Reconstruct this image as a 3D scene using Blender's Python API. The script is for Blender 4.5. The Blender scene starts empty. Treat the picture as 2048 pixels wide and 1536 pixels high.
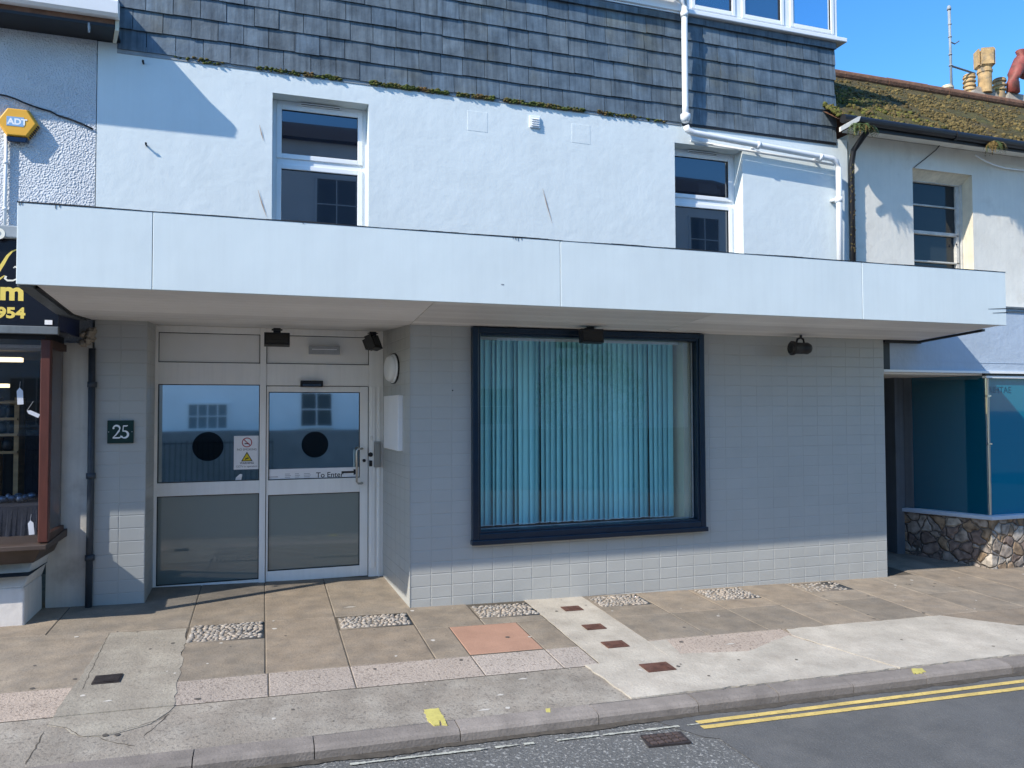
import bpy, bmesh, math, random
from mathutils import Vector, Matrix
random.seed(7)
C = bpy.context.scene.collection
EY = 1.85                      # eye height above the pavement at the corner; all z below are relative to the eye
# ------------------------------------------------------------------ camera model
F, YAW, PITCH, ROLL = 1511.08, math.radians(18.245), math.radians(1.8265), math.radians(-.188)
def cam_axes():
    cy, sy, cp, sp = math.cos(YAW), math.sin(YAW), math.cos(PITCH), math.sin(PITCH)
    f = Vector((sy*cp, cy*cp, sp)); r = Vector((cy, -sy, 0)); u = r.cross(f)
    c, s = math.cos(ROLL), math.sin(ROLL)
    return c*r+s*u, c*u-s*r, f
CR, CU, CF = cam_axes()
def ray(x, y): return CR*((x-1024)/F) - CU*((y-768)/F) + CF
def A(x, y, Y):                # survey: photo point lying on a plane parallel to the front, Y metres away
    d = ray(x, y); t = Y/d.y; return (d.x*t, d.z*t)
def gz(X, Y): return -1.851-.0215*(X-1.3)+.034*(Y-7)
KI, KO, KH = 4.62, 4.47, .075
def rz(X, Y): return gz(X, KO)-KH+.012*(KO-Y)
def G(x, y):                   # survey: photo point lying on the pavement
    d = ray(x, y); c = -1.851+.0215*1.3-.034*7; t = c/(d.z+.0215*d.x-.034*d.y); return (d.x*t, d.y*t)
def GR(x, y):                  # ... on the road
    d = ray(x, y); c = -1.851+.0215*1.3+.034*(KO-7)-KH+.012*KO; t = c/(d.z+.0215*d.x+.012*d.y); return (d.x*t, d.y*t)

# ------------------------------------------------------------------ materials
MATS = {}
def M(name, col, rough=.6, var=.12, vs=3., bump=0., bs=60., tint=False, spec=.4, metal=0., col2=None, c2s=2., c2t=.55, c2w=.08,
      speck=0., ss=120., speckcol=(.02,.02,.02), streak=0., emit=None, coat=0., bdist=.004, voro=0., vors=40., stretch=None):
    if name in MATS: return MATS[name]
    m = bpy.data.materials.new(name); m.use_nodes = True; MATS[name] = m
    nt = m.node_tree; N = nt.nodes; L = nt.links
    b = N['Principled BSDF']
    b.inputs['Roughness'].default_value = rough; b.inputs['Specular IOR Level'].default_value = spec; b.inputs['Metallic'].default_value = metal
    if coat: b.inputs['Coat Weight'].default_value = coat; b.inputs['Coat Roughness'].default_value = .08
    tc = N.new('ShaderNodeTexCoord'); src = tc.outputs['Object']
    if stretch:
        mp = N.new('ShaderNodeMapping'); mp.inputs['Scale'].default_value = stretch; L.new(src, mp.inputs[0]); src2 = mp.outputs[0]
    else: src2 = src
    def noise(scale, det=4, s=None, ro=.6):
        n = N.new('ShaderNodeTexNoise'); n.inputs['Scale'].default_value = scale; n.inputs['Detail'].default_value = det
        n.inputs['Roughness'].default_value = ro; L.new(s or src2, n.inputs['Vector']); return n.outputs['Fac']
    def rng(fac, a, b_, c, d):
        r = N.new('ShaderNodeMapRange'); r.inputs[1].default_value = a; r.inputs[2].default_value = b_; r.inputs[3].default_value = c; r.inputs[4].default_value = d
        L.new(fac, r.inputs[0]); return r.outputs[0]
    def mix(a, b_, fac=None, mode='MIX', f=1.):
        x = N.new('ShaderNodeMix'); x.data_type = 'RGBA'; x.blend_type = mode; x.inputs[0].default_value = f
        if fac is not None: L.new(fac, x.inputs[0])
        for s, i in ((a, 6), (b_, 7)):
            if isinstance(s, tuple): x.inputs[i].default_value = (*s, 1)
            else: L.new(s, x.inputs[i])
        return x.outputs[2]
    def grey(fac):
        c = N.new('ShaderNodeCombineColor'); [L.new(fac, c.inputs[i]) for i in range(3)]; return c.outputs[0]
    c = tuple(col)
    if col2: c = mix(c, tuple(col2), rng(noise(c2s, 6), c2t-c2w, c2t+c2w, 0, 1))
    if var: c = mix(c, grey(rng(noise(vs, 6), .25, .75, 1-var, 1+var)), mode='MULTIPLY')
    if streak:
        mp = N.new('ShaderNodeMapping'); mp.inputs['Scale'].default_value = (14, 14, .7); L.new(src, mp.inputs[0])
        c = mix(c, grey(rng(noise(1.6, 5, mp.outputs[0]), .42, .75, 1, 1-streak)), mode='MULTIPLY')
    if speck: c = mix(c, tuple(speckcol), rng(noise(ss, 2), .56, .66, 0, speck))
    if tint:
        a = N.new('ShaderNodeAttribute'); a.attribute_name = 'tint'; c = mix(c, a.outputs['Color'], mode='MULTIPLY')
    if isinstance(c, tuple): b.inputs['Base Color'].default_value = (*c, 1)
    else: L.new(c, b.inputs['Base Color'])
    if bump or voro:
        bp = N.new('ShaderNodeBump'); bp.inputs['Distance'].default_value = bdist; bp.inputs['Strength'].default_value = max(bump, voro)
        if voro:
            v = N.new('ShaderNodeTexVoronoi'); v.inputs['Scale'].default_value = vors; v.feature = 'SMOOTH_F1'; L.new(src2, v.inputs['Vector']); h = v.outputs['Distance']
        else: h = noise(bs, 5)
        L.new(h, bp.inputs['Height']); L.new(bp.outputs[0], b.inputs['Normal'])
    if emit: b.inputs['Emission Color'].default_value = (*emit[0], 1); b.inputs['Emission Strength'].default_value = emit[1]
    return m
def glass_film(name, base, mirror, mcol=(1,1,1), rough=.0):
    m = bpy.data.materials.new(name); m.use_nodes = True; MATS[name] = m; nt = m.node_tree; N = nt.nodes; L = nt.links
    b = N['Principled BSDF']; b.inputs['Base Color'].default_value = (*base, 1); b.inputs['Roughness'].default_value = .05; b.inputs['Specular IOR Level'].default_value = .5
    g = N.new('ShaderNodeBsdfGlossy'); g.inputs['Color'].default_value = (*mcol, 1); g.inputs['Roughness'].default_value = rough
    tc = N.new('ShaderNodeTexCoord'); n = N.new('ShaderNodeTexNoise'); n.inputs['Scale'].default_value = 1.3; n.inputs['Detail'].default_value = 1
    L.new(tc.outputs['Object'], n.inputs[0]); bp = N.new('ShaderNodeBump'); bp.inputs['Strength'].default_value = .05; bp.inputs['Distance'].default_value = .01
    L.new(n.outputs[0], bp.inputs['Height']); L.new(bp.outputs[0], g.inputs['Normal'])
    x = N.new('ShaderNodeMixShader'); x.inputs[0].default_value = mirror; L.new(b.outputs[0], x.inputs[1]); L.new(g.outputs[0], x.inputs[2])
    L.new(x.outputs[0], N['Material Output'].inputs[0]); return m
def clear_glass(name, tintc=(1,1,1), base_refl=.06):
    m = bpy.data.materials.new(name); m.use_nodes = True; MATS[name] = m; nt = m.node_tree; N = nt.nodes; L = nt.links
    N.remove(N['Principled BSDF'])
    t = N.new('ShaderNodeBsdfTransparent'); t.inputs[0].default_value = (*tintc, 1)
    g = N.new('ShaderNodeBsdfGlossy'); g.inputs['Roughness'].default_value = 0.
    f = N.new('ShaderNodeFresnel'); ge_ = N.new('ShaderNodeNewGeometry'); mr = N.new('ShaderNodeMapRange'); mr.inputs[3].default_value = 1.5; mr.inputs[4].default_value = 1/1.5; L.new(ge_.outputs['Backfacing'], mr.inputs[0]); L.new(mr.outputs[0], f.inputs[0])
    a = N.new('ShaderNodeMath'); a.operation = 'ADD'; a.inputs[1].default_value = base_refl; L.new(f.outputs[0], a.inputs[0])
    x = N.new('ShaderNodeMixShader'); L.new(a.outputs[0], x.inputs[0]); L.new(t.outputs[0], x.inputs[1]); L.new(g.outputs[0], x.inputs[2])
    L.new(x.outputs[0], N['Material Output'].inputs[0]); return m

m_bluewall = M('pale_blue_masonry_paint', (.685,.745,.745), .75, var=.05, vs=1.6, bump=.3, bs=7, streak=.03, bdist=.016)
m_fascia  = M('pale_blue_panel_paint', (.67,.745,.75), .42, var=.05, vs=1.1, streak=.035, bump=.3, bs=1.6, bdist=.02)
m_tile    = M('grey_painted_tile', (.41,.413,.392), .33, var=.05, vs=2, tint=True, bump=.18, bs=30, bdist=.002, spec=.4)
m_grout   = M('grey_painted_joint', (.37,.37,.35), .6, var=.1, vs=6)
m_soffit  = M('soffit_board_paint', (.82,.815,.80), .5, var=.08, vs=1.2, streak=0, tint=True)
m_black   = M('black_paint', (.012,.012,.014), .45, var=.2, vs=8)
m_rubber  = M('black_flashing', (.02,.022,.025), .7, var=.3, vs=10)
m_slate   = M('blue_grey_slate', (.115,.15,.18), .55, var=.42, vs=4, tint=True, bump=.6, bs=26, bdist=.006, streak=.55, col2=(.14,.14,.10), c2s=.9, c2t=.64, c2w=.1, spec=.45)
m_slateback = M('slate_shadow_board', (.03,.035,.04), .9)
m_moss    = M('moss', (.07,.07,.022), .95, var=.4, vs=9, bump=.9, bs=45, bdist=.02, col2=(.10,.07,.03), c2s=2.2, c2t=.5, c2w=.15)
m_mossg   = M('green_moss', (.07,.09,.018), .95, var=.5, vs=14, bump=.9, bs=60, bdist=.015, col2=(.13,.075,.03), c2s=5)
m_lead    = M('grey_lead_flashing', (.26,.29,.31), .6, var=.3, vs=5, bump=.3, bs=12)
m_upvc    = M('white_upvc', (.80,.82,.83), .3, var=.03, vs=2, spec=.5)
m_pipe    = M('white_pipe_plastic', (.80,.81,.81), .38, var=.06, vs=3)
m_alu     = M('white_aluminium_frame', (.90,.885,.84), .35, var=.05, vs=2, streak=.06, spec=.5)
m_alup    = M('white_transom_panel', (.84,.825,.78), .45, var=.06, vs=1.5)
m_gasket  = M('black_gasket', (.015,.016,.016), .5)
m_navy    = M('navy_gloss_paint', (.004,.016,.034), .28, var=.25, vs=5, spec=.5)
m_navyd   = M('dark_blue_sign_paint', (.008,.022,.095), .3, var=.2, vs=3)
m_blind   = M('teal_blind_fabric', (.40,.82,.84), .8, var=.06, vs=3, tint=True, bump=.2, bs=200)
m_cream   = M('cream_paint', (.62,.59,.47), .7, var=.1, vs=2)
m_render  = M('worn_cream_render', (.60,.56,.49), .85, var=.14, vs=2.2, bump=.5, bs=14, bdist=.008, col2=(.36,.32,.27), c2s=1.7, c2t=.66, c2w=.1, streak=.14)
m_plinth  = M('white_painted_stallriser', (.66,.62,.58), .85, var=.1, vs=3, bump=.5, bs=10, bdist=.01, streak=.1, col2=(.3,.25,.2), c2s=3, c2t=.7)
m_rough   = M('grey_roughcast', (.58,.60,.62), .9, var=.12, vs=2.5, voro=.9, vors=75, bdist=.014)
m_oldwhite= M('weathered_white_render', (.72,.685,.60), .85, var=.1, vs=1.3, bump=.45, bs=9, bdist=.012, streak=.045, col2=(.55,.50,.42), c2s=2.4, c2t=.68, c2w=.12)
m_reveal  = M('peeling_cream_reveal', (.68,.61,.47), .85, var=.15, vs=5, bump=.4, bs=18, streak=.2)
m_sash    = M('old_white_sash', (.50,.49,.45), .6, var=.25, vs=10)
m_wood    = M('red_brown_timber', (.085,.026,.018), .45, var=.25, vs=4, stretch=(8,8,1))
m_darkwood= M('dark_brown_timber', (.045,.02,.014), .5, var=.3, vs=4)
m_sill    = M('brown_stained_sill', (.062,.044,.036), .5, var=.3, vs=5, bump=.3, bs=20)
m_gold    = M('gold_lettering', (.72,.55,.12), .4, var=.05)
m_cream_l = M('cream_lettering', (.75,.72,.62), .5, var=.05)
m_white_l = M('white_lettering', (.82,.83,.82), .5, var=.02)
m_blk_l   = M('black_lettering', (.02,.02,.02), .6, var=.02)
m_grey_l  = M('faded_grey_lettering', (.42,.40,.42), .6, var=.05)
m_red_l   = M('red_print', (.42,.02,.03), .5, var=.02)
m_yel_l   = M('yellow_print', (.75,.56,.02), .5, var=.02)
m_notice  = M('notice_white', (.86,.85,.85), .4, var=.04)
m_green   = M('dark_green_plate', (.004,.028,.022), .35, var=.1, vs=5)
m_yellow  = M('yellow_alarm_plastic', (.78,.40,.035), .4, var=.08, vs=4)
m_ltblue  = M('light_blue_print', (.22,.40,.62), .45, var=.05)
m_bluefas = M('lavender_blue_paint', (.45,.53,.62), .6, var=.08, vs=2, bump=.5, bs=14, bdist=.012, streak=.05)
m_greypost= M('dark_grey_post_paint', (.13,.15,.165), .5, var=.15, vs=4, streak=.2)
m_darkporch = M('dark_porch_panel', (.055,.065,.07), .6, var=.2, vs=3)
m_rust    = M('rusty_iron', (.115,.055,.04), .75, var=.4, vs=14, bump=.5, bs=50, bdist=.004)
m_iron    = M('dark_cast_iron', (.05,.042,.042), .55, var=.4, vs=15, bump=.4, bs=60, metal=.3)
m_steel   = M('brushed_steel', (.5,.5,.48), .3, var=.05, metal=.9)
m_clay    = M('buff_clay_pot', (.48,.32,.15), .85, var=.35, vs=9, bump=.5, bs=25, col2=(.22,.18,.13), c2s=7, c2t=.58)
m_claypale= M('pale_clay_pot', (.66,.58,.42), .8, var=.15, vs=6)
m_redclay = M('red_clay_cowl', (.27,.065,.05), .6, var=.3, vs=9, col2=(.16,.06,.045), c2s=8)
m_stack   = M('cement_chimney_render', (.30,.26,.21), .9, var=.3, vs=6, bump=.7, bs=18, bdist=.02)
m_rooftile= M('old_brown_roof_tile', (.17,.085,.05), .9, var=.4, vs=8, bump=.6, bs=20, bdist=.02)
m_leaf    = M('fern_leaf', (.055,.085,.02), .7, var=.4, vs=20)
m_leafbr  = M('withered_leaf', (.17,.11,.03), .8, var=.4, vs=20)
m_conc    = M('pavement_concrete', (.25,.22,.182), .9, var=.26, vs=2.6, bump=.8, bs=55, bdist=.008, speck=.6, ss=42, speckcol=(.12,.105,.09), col2=(.32,.29,.245), c2s=5, c2w=.14)
m_patch   = M('patched_concrete', (.262,.234,.192), .9, var=.18, vs=2.2, bump=.8, bs=45, bdist=.008, speck=.5, ss=36, speckcol=(.15,.135,.11), col2=(.34,.31,.255), c2s=4.5, c2w=.14)
m_mortar  = M('dirty_joint', (.085,.072,.055), .95, var=.3, vs=10)
m_slab    = M('buff_paving_slab', (.258,.212,.160), .88, var=.26, vs=4.5, bump=.7, bs=45, bdist=.006, tint=True, speck=.45, ss=70, speckcol=(.13,.105,.08), col2=(.205,.176,.142), c2s=6, c2w=.16)
m_salmon  = M('salmon_paving_slab', (.37,.215,.15), .88, var=.14, vs=4, bump=.5, bs=70, bdist=.004, speck=.25, ss=90, speckcol=(.2,.13,.1))
m_agg     = M('exposed_aggregate_slab', (.385,.325,.275), .9, var=.12, vs=4, bump=1., bs=55, bdist=.01, speck=.7, ss=45, speckcol=(.15,.12,.10), tint=True)
m_white   = M('new_pale_concrete', (.45,.41,.345), .9, var=.22, vs=2.6, bump=.7, bs=40, bdist=.008, speck=.35, ss=60, speckcol=(.26,.23,.19), col2=(.37,.33,.275), c2s=5, c2w=.15)
m_kerb    = M('granite_kerb', (.225,.198,.175), .85, var=.25, vs=6, bump=.7, bs=60, bdist=.006, speck=.3, ss=90, speckcol=(.09,.08,.07), tint=True)
m_asph    = M('worn_asphalt', (.125,.125,.12), .85, var=.2, vs=1.5, bump=1., bs=60, bdist=.015, speck=.9, ss=48, speckcol=(.36,.355,.335))
m_asph2   = M('smooth_new_asphalt', (.10,.10,.098), .8, var=.2, vs=2.2, bump=.9, bs=90, bdist=.008, speck=.5, ss=85, speckcol=(.16,.16,.16), col2=(.12,.118,.113), c2s=3)
m_yline   = M('yellow_road_paint', (.58,.43,.14), .75, var=.22, vs=7, bump=.5, bs=80, speck=.5, ss=40, speckcol=(.25,.2,.1))
m_wline   = M('worn_white_road_paint', (.42,.42,.36), .8, var=.2, vs=6, speck=.9, ss=50, speckcol=(.11,.115,.115))
m_ytape   = M('yellow_paint', (.52,.46,.14), .6, var=.15, vs=12, speck=.35, ss=50, speckcol=(.3,.26,.1))
m_pebble  = M('beach_pebble', (.30,.265,.225), .7, var=.2, vs=15, tint=True)
m_bed     = M('pebble_cement', (.17,.145,.118), .95, var=.3, vs=10, bump=.5, bs=40)
m_stone   = M('crazy_paving_stone', (.33,.26,.21), .85, var=.35, vs=7, tint=True, bump=.8, bs=22, bdist=.015)
m_stonemortar = M('stone_mortar', (.12,.105,.09), .95, var=.2, vs=8)
m_greysoil= M('far_ground', (.16,.15,.13), .95)
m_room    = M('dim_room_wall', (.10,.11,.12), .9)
m_roomw   = M('shop_ceiling', (.45,.42,.36), .9, var=.05)
m_ash     = M('pine_board', (.38,.25,.12), .7, var=.3, vs=3, stretch=(1,1,8))
m_cloth   = M('dark_blue_cloth', (.007,.010,.022), .8, var=.5, vs=5, bump=.6, bs=8, bdist=.03)
m_tube    = M('lit_tube_diffuser', (.8,.75,.6), .5, var=0, emit=((1,.80,.48), 1.1))
m_oppw    = M('opposite_white_wall', (.84,.86,.88), .8, var=.08, vs=1)
m_oppg    = M('opposite_low_wall', (.17,.18,.19), .85, var=.2, vs=2)
m_rustst  = M('rust_stain', (.38,.25,.17), .9, var=.2, vs=10)
g_film = glass_film('mirror_film_glass', (.05,.08,.085), .70, (.90,.96,.94), .03)
g_low  = glass_film('grey_frosted_glass', (.16,.20,.188), .07, (.9,.95,1), .02)
g_dark = glass_film('dark_window_glass', (.006,.011,.022), .12, (.85,.9,1))
g_bay  = glass_film('bay_window_glass', (.012,.03,.07), .34, (.8,.9,1))
g_old  = glass_film('old_dusty_glass', (.02,.027,.032), .02, (.8,.9,1), .03)
g_old.node_tree.nodes['Principled BSDF'].inputs['Specular IOR Level'].default_value = .15
g_disc = glass_film('dark_clear_disc', (.002,.004,.006), .02)
g_clear= clear_glass('shop_window_glass', (.88,.96,.97), .06)
g_shop = clear_glass('left_shop_glass', (.95,.97,1), .02)
g_blue = clear_glass('blue_film_glass', (.10,.42,.62), .05)

# ------------------------------------------------------------------ mesh builder
class MB:
    def __init__(s): s.v, s.f, s.mi, s.t = [], [], [], []
    def add(s, vs, fs, mi=0, t=1.):
        o = len(s.v); s.v += [tuple(v) for v in vs]
        for f in fs: s.f.append(tuple(o+i for i in f)); s.mi.append(mi); s.t.append(t if isinstance(t, tuple) else (t, t, t))
    def quad(s, a, b, c, d, mi=0, t=1.): s.add((a, b, c, d), ((0, 1, 2, 3),), mi, t)
    def box(s, x0, x1, y0, y1, z0, z1, mi=0, t=1.):
        v = [(x, y, z) for x in (x0, x1) for y in (y0, y1) for z in (z0, z1)]
        s.add(v, ((0,1,3,2),(4,6,7,5),(0,4,5,1),(2,3,7,6),(0,2,6,4),(1,5,7,3)), mi, t)
    def hexa(s, b4, t4, mi=0, t=1.):     # bottom ring (ccw from above) and top ring
        s.add(list(b4)+list(t4), ((3,2,1,0),(4,5,6,7),(0,1,5,4),(1,2,6,5),(2,3,7,6),(3,0,4,7)), mi, t)
    def prism(s, poly, fz0, fz1, mi=0, t=1.):  # poly in XY, z given by functions or numbers
        n = len(poly); g0 = fz0 if callable(fz0) else (lambda x, y: fz0); g1 = fz1 if callable(fz1) else (lambda x, y: fz1)
        ar = sum(poly[i][0]*poly[(i+1)%n][1]-poly[(i+1)%n][0]*poly[i][1] for i in range(n))
        if ar < 0: poly = poly[::-1]
        v = [(x, y, g0(x, y)) for x, y in poly]+[(x, y, g1(x, y)) for x, y in poly]
        s.add(v, [tuple(range(n-1, -1, -1)), tuple(range(n, 2*n))]+[(i, (i+1)%n, n+(i+1)%n, n+i) for i in range(n)], mi, t)
    def plate(s, poly, Y0, Y1, mi=0, t=1.):     # poly in XZ, extruded from Y0 (front) to Y1 (back)
        n = len(poly); ar = sum(poly[i][0]*poly[(i+1)%n][1]-poly[(i+1)%n][0]*poly[i][1] for i in range(n))
        if ar < 0: poly = poly[::-1]
        v = [(x, Y0, z) for x, z in poly]+[(x, Y1, z) for x, z in poly]
        s.add(v, [tuple(range(n)), tuple(range(2*n-1, n-1, -1))]+[((i+1)%n, i, n+i, n+(i+1)%n) for i in range(n)], mi, t)
    def tube(s, pts, r, n=10, mi=0, cap=True, t=1.):
        pts = [Vector(p) for p in pts]; rings = []
        rs = r if isinstance(r, (list, tuple)) else [r]*len(pts)
        for i, p in enumerate(pts):
            d = (pts[min(i+1, len(pts)-1)]-pts[max(i-1, 0)]).normalized()
            a = d.cross(Vector((0,0,1))) if abs(d.z) < .95 else d.cross(Vector((0,1,0)))
            a.normalize(); b = d.cross(a)
            rings.append([p+a*math.cos(2*math.pi*k/n)*rs[i]+b*math.sin(2*math.pi*k/n)*rs[i] for k in range(n)])
        v = [q for R_ in rings for q in R_]; f = []
        for i in range(len(rings)-1):
            for k in range(n): f.append((i*n+k, i*n+(k+1)%n, (i+1)*n+(k+1)%n, (i+1)*n+k))
        if cap: f += [tuple(range(n-1, -1, -1)), tuple((len(rings)-1)*n+k for k in range(n))]
        s.add(v, f, mi, t)
    def lathe(s, prof, c, n=20, mi=0, axis=(0,0,1), t=1.):  # prof: (radius, height along axis)
        ax = Vector(axis).normalized(); a = ax.cross(Vector((1,0,0))) if abs(ax.x) < .9 else ax.cross(Vector((0,1,0))); a.normalize(); b = ax.cross(a); c = Vector(c)
        v = [c+ax*h+(a*math.cos(2*math.pi*k/n)+b*math.sin(2*math.pi*k/n))*r for r, h in prof for k in range(n)]; f = []
        for i in range(len(prof)-1):
            for k in range(n): f.append((i*n+k, i*n+(k+1)%n, (i+1)*n+(k+1)%n, (i+1)*n+k))
        f += [tuple(range(n-1, -1, -1)), tuple((len(prof)-1)*n+k for k in range(n))]
        s.add(v, f, mi, t)
    def blob(s, c, rx, ry, rz_, rot=0., n=7, m=5, mi=0, t=1., jit=.0):
        v = [(0,0,-1)]; f = []
        for i in range(1, m):
            th = math.pi*i/m
            for k in range(n):
                j = 1+random.uniform(-jit, jit); v.append((math.sin(th)*math.cos(2*math.pi*k/n)*j, math.sin(th)*math.sin(2*math.pi*k/n)*j, -math.cos(th)*j))
        v.append((0,0,1)); last = len(v)-1
        for k in range(n): f.append((0, 1+(k+1)%n, 1+k)); f.append((last, 1+(m-2)*n+k, 1+(m-2)*n+(k+1)%n))
        for i in range(m-2):
            for k in range(n): f.append((1+i*n+k, 1+i*n+(k+1)%n, 1+(i+1)*n+(k+1)%n, 1+(i+1)*n+k))
        co, si = math.cos(rot), math.sin(rot)
        s.add([(c[0]+x*rx*co-y*ry*si, c[1]+x*rx*si+y*ry*co, c[2]+z*rz_) for x, y, z in v], f, mi, t)
    def build(s, name, mats, parent=None, smooth=False, bevel=0., seg=2):
        if not isinstance(mats, (list, tuple)): mats = [mats]
        org = Vector((0,0,0)); p = parent
        while p is not None: org += p.location; p = p.parent
        me = bpy.data.meshes.new(name)
        me.from_pydata([(x-org.x, y-org.y, z+EY-org.z) for x, y, z in s.v], [], s.f)
        for m in mats: me.materials.append(m)
        me.polygons.foreach_set('material_index', s.mi)
        at = me.attributes.new('tint', 'FLOAT_COLOR', 'FACE')
        at.data.foreach_set('color', [c for t in s.t for c in (*t, 1.)])
        if smooth: me.polygons.foreach_set('use_smooth', [True]*len(me.polygons))
        me.update()
        o = bpy.data.objects.new(name, me); C.objects.link(o)
        if parent is not None: o.parent = parent
        if bevel:
            b = o.modifiers.new('bevel', 'BEVEL'); b.width = bevel; b.segments = seg; b.limit_method = 'ANGLE'; b.angle_limit = math.radians(40)
        return o
def tag(o, label, cat, group=None):
    o['label'] = label; o['category'] = cat
    if group: o['group'] = group
    return o
def thing(name, label, cat, loc, group=None):
    o = bpy.data.objects.new(name, None); C.objects.link(o); o.location = (loc[0], loc[1], loc[2]+EY); o.empty_display_size = .1
    return tag(o, label, cat, group)
def structure(o): o['kind'] = 'structure'; return o
def stuff(o): o['kind'] = 'stuff'; return o

def text_shapes(mb, body, x, z, Y, size, mi=0, bold=0., depth=.003, align='LEFT', sx=1.):
    cu = bpy.data.curves.new('lettering', 'FONT'); cu.body = body; cu.size = size; cu.align_x = align; cu.offset = bold; cu.resolution_u = 4
    ob = bpy.data.objects.new('lettering', cu); C.objects.link(ob)
    bpy.context.view_layer.update()
    me = bpy.data.meshes.new_from_object(ob.evaluated_get(bpy.context.evaluated_depsgraph_get()))
    mb.add([(x+v.co.x*sx, Y, z+v.co.y) for v in me.vertices], [tuple(p.vertices) for p in me.polygons], mi)
    bpy.data.objects.remove(ob); bpy.data.curves.remove(cu); bpy.data.meshes.remove(me)
def stroke(mb, pts, Y, mi=0):   # flat brush stroke in XZ: (x, z, halfwidth)
    n = len(pts); v = []
    for i, (x, z, w) in enumerate(pts):
        a, b = pts[max(i-1, 0)], pts[min(i+1, n-1)]; dx, dz = b[0]-a[0], b[1]-a[1]; l = math.hypot(dx, dz) or 1
        v += [(x-dz/l*w, Y, z+dx/l*w), (x+dz/l*w, Y, z-dx/l*w)]
    mb.add(v, [(2*i, 2*i+1, 2*i+3, 2*i+2) for i in range(n-1)], mi)
def disc(mb, x, z, r, Y, mi=0, n=32, r0=0.):
    if r0: mb.add([(x+math.cos(2*math.pi*k/n)*q, Y, z+math.sin(2*math.pi*k/n)*q) for q in (r, r0) for k in range(n)], [(k, (k+1)%n, n+(k+1)%n, n+k) for k in range(n)], mi)
    else: mb.add([(x+math.cos(2*math.pi*k/n)*r, Y, z+math.sin(2*math.pi*k/n)*r) for k in range(n)], [tuple(range(n))], mi)

def wall(mb, x0, x1, z0, z1, Y, th, holes=(), mi=0, mrev=None, dz=None):
    mrev = mi if mrev is None else mrev
    xs = sorted({x0, x1, *[h[0] for h in holes], *[h[1] for h in holes]}); zs = sorted({z0, z1, *[h[2] for h in holes], *[h[3] for h in holes]})
    for i in range(len(xs)-1):
        for j in range(len(zs)-1):
            a, b, c, d = xs[i], xs[i+1], zs[j], zs[j+1]
            if any(h[0] <= a and b <= h[1] and h[2] <= c and d <= h[3] for h in holes): continue
            mb.quad((a, Y, c), (b, Y, c), (b, Y, d), (a, Y, d), mi); mb.quad((b, Y+th, c), (a, Y+th, c), (a, Y+th, d), (b, Y+th, d), mi)
    for a, b, c, d in holes:
        mb.quad((a, Y, c), (a, Y, d), (a, Y+th, d), (a, Y+th, c), mrev); mb.quad((b, Y, d), (b, Y, c), (b, Y+th, c), (b, Y+th, d), mrev)
        mb.quad((a, Y, d), (b, Y, d), (b, Y+th, d), (a, Y+th, d), mrev); mb.quad((b, Y, c), (a, Y, c), (a, Y+th, c), (b, Y+th, c), mrev)
    mb.quad((x0, Y+th, z0), (x0, Y, z0), (x0, Y, z1), (x0, Y+th, z1), mi); mb.quad((x1, Y, z0), (x1, Y+th, z0), (x1, Y+th, z1), (x1, Y, z1), mi)
    mb.quad((x0, Y, z1), (x1, Y, z1), (x1, Y+th, z1), (x0, Y+th, z1), mi)

def tiles(mb, O, U, W, width, height, tw, th, holes=(), gap=.0026, inset=.005, proud=.0024, uoff=0., voff=0.):
    """pillow-edged tiles on a wall: O origin, U along, W outward; holes in (u0,u1,v0,v1)"""
    O, U, W = Vector(O), Vector(U).normalized(), Vector(W).normalized(); V = Vector((0,0,1))
    iu = 0
    u = -uoff
    while u < width:
        v = -voff
        while v < height:
            rects = [(max(u+gap/2, 0), min(u+tw-gap/2, width), max(v+gap/2, 0), min(v+th-gap/2, height))]
            for h in holes:
                new = []
                for a, b, c, d in rects:
                    if b <= h[0] or a >= h[1] or d <= h[2] or c >= h[3]: new.append((a, b, c, d)); continue
                    if a < h[0]: new.append((a, h[0], c, d))
                    if b > h[1]: new.append((h[1], b, c, d))
                    if c < h[2]: new.append((max(a, h[0]), min(b, h[1]), c, h[2]))
                    if d > h[3]: new.append((max(a, h[0]), min(b, h[1]), h[3], d))
                rects = new
            for a, b, c, d in rects:
                if b-a < .014 or d-c < .014: continue
                k = [random.uniform(-.0007, .0007) for _ in range(4)]; q = proud
                o = [(a, c), (b, c), (b, d), (a, d)]; i_ = [(a+inset, c+inset), (b-inset, c+inset), (b-inset, d-inset), (a+inset, d-inset)]
                vs = [O+U*x+V*y+W*.0005 for x, y in o]+[O+U*x+V*y+W*(q+k[n]) for n, (x, y) in enumerate(i_)]
                mb.add(vs, ((4,5,6,7),(0,1,5,4),(1,2,6,5),(2,3,7,6),(3,0,4,7)), 0, random.uniform(.985, 1.015))
            v += th
        u += tw

def frame_rect(mb, x0, x1, z0, z1, w, Y0, Y1, mi=0, wb=None, wt=None, wr=None):
    wb = wb or w; wt = wt or w; wr = wr or w
    mb.box(x0, x0+w, Y0, Y1, z0, z1, mi); mb.box(x1-wr, x1, Y0, Y1, z0, z1, mi)
    mb.box(x0+w, x1-wr, Y0+.001, Y1, z0, z0+wb, mi); mb.box(x0+w, x1-wr, Y0+.001, Y1, z1-wt, z1, mi)

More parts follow.
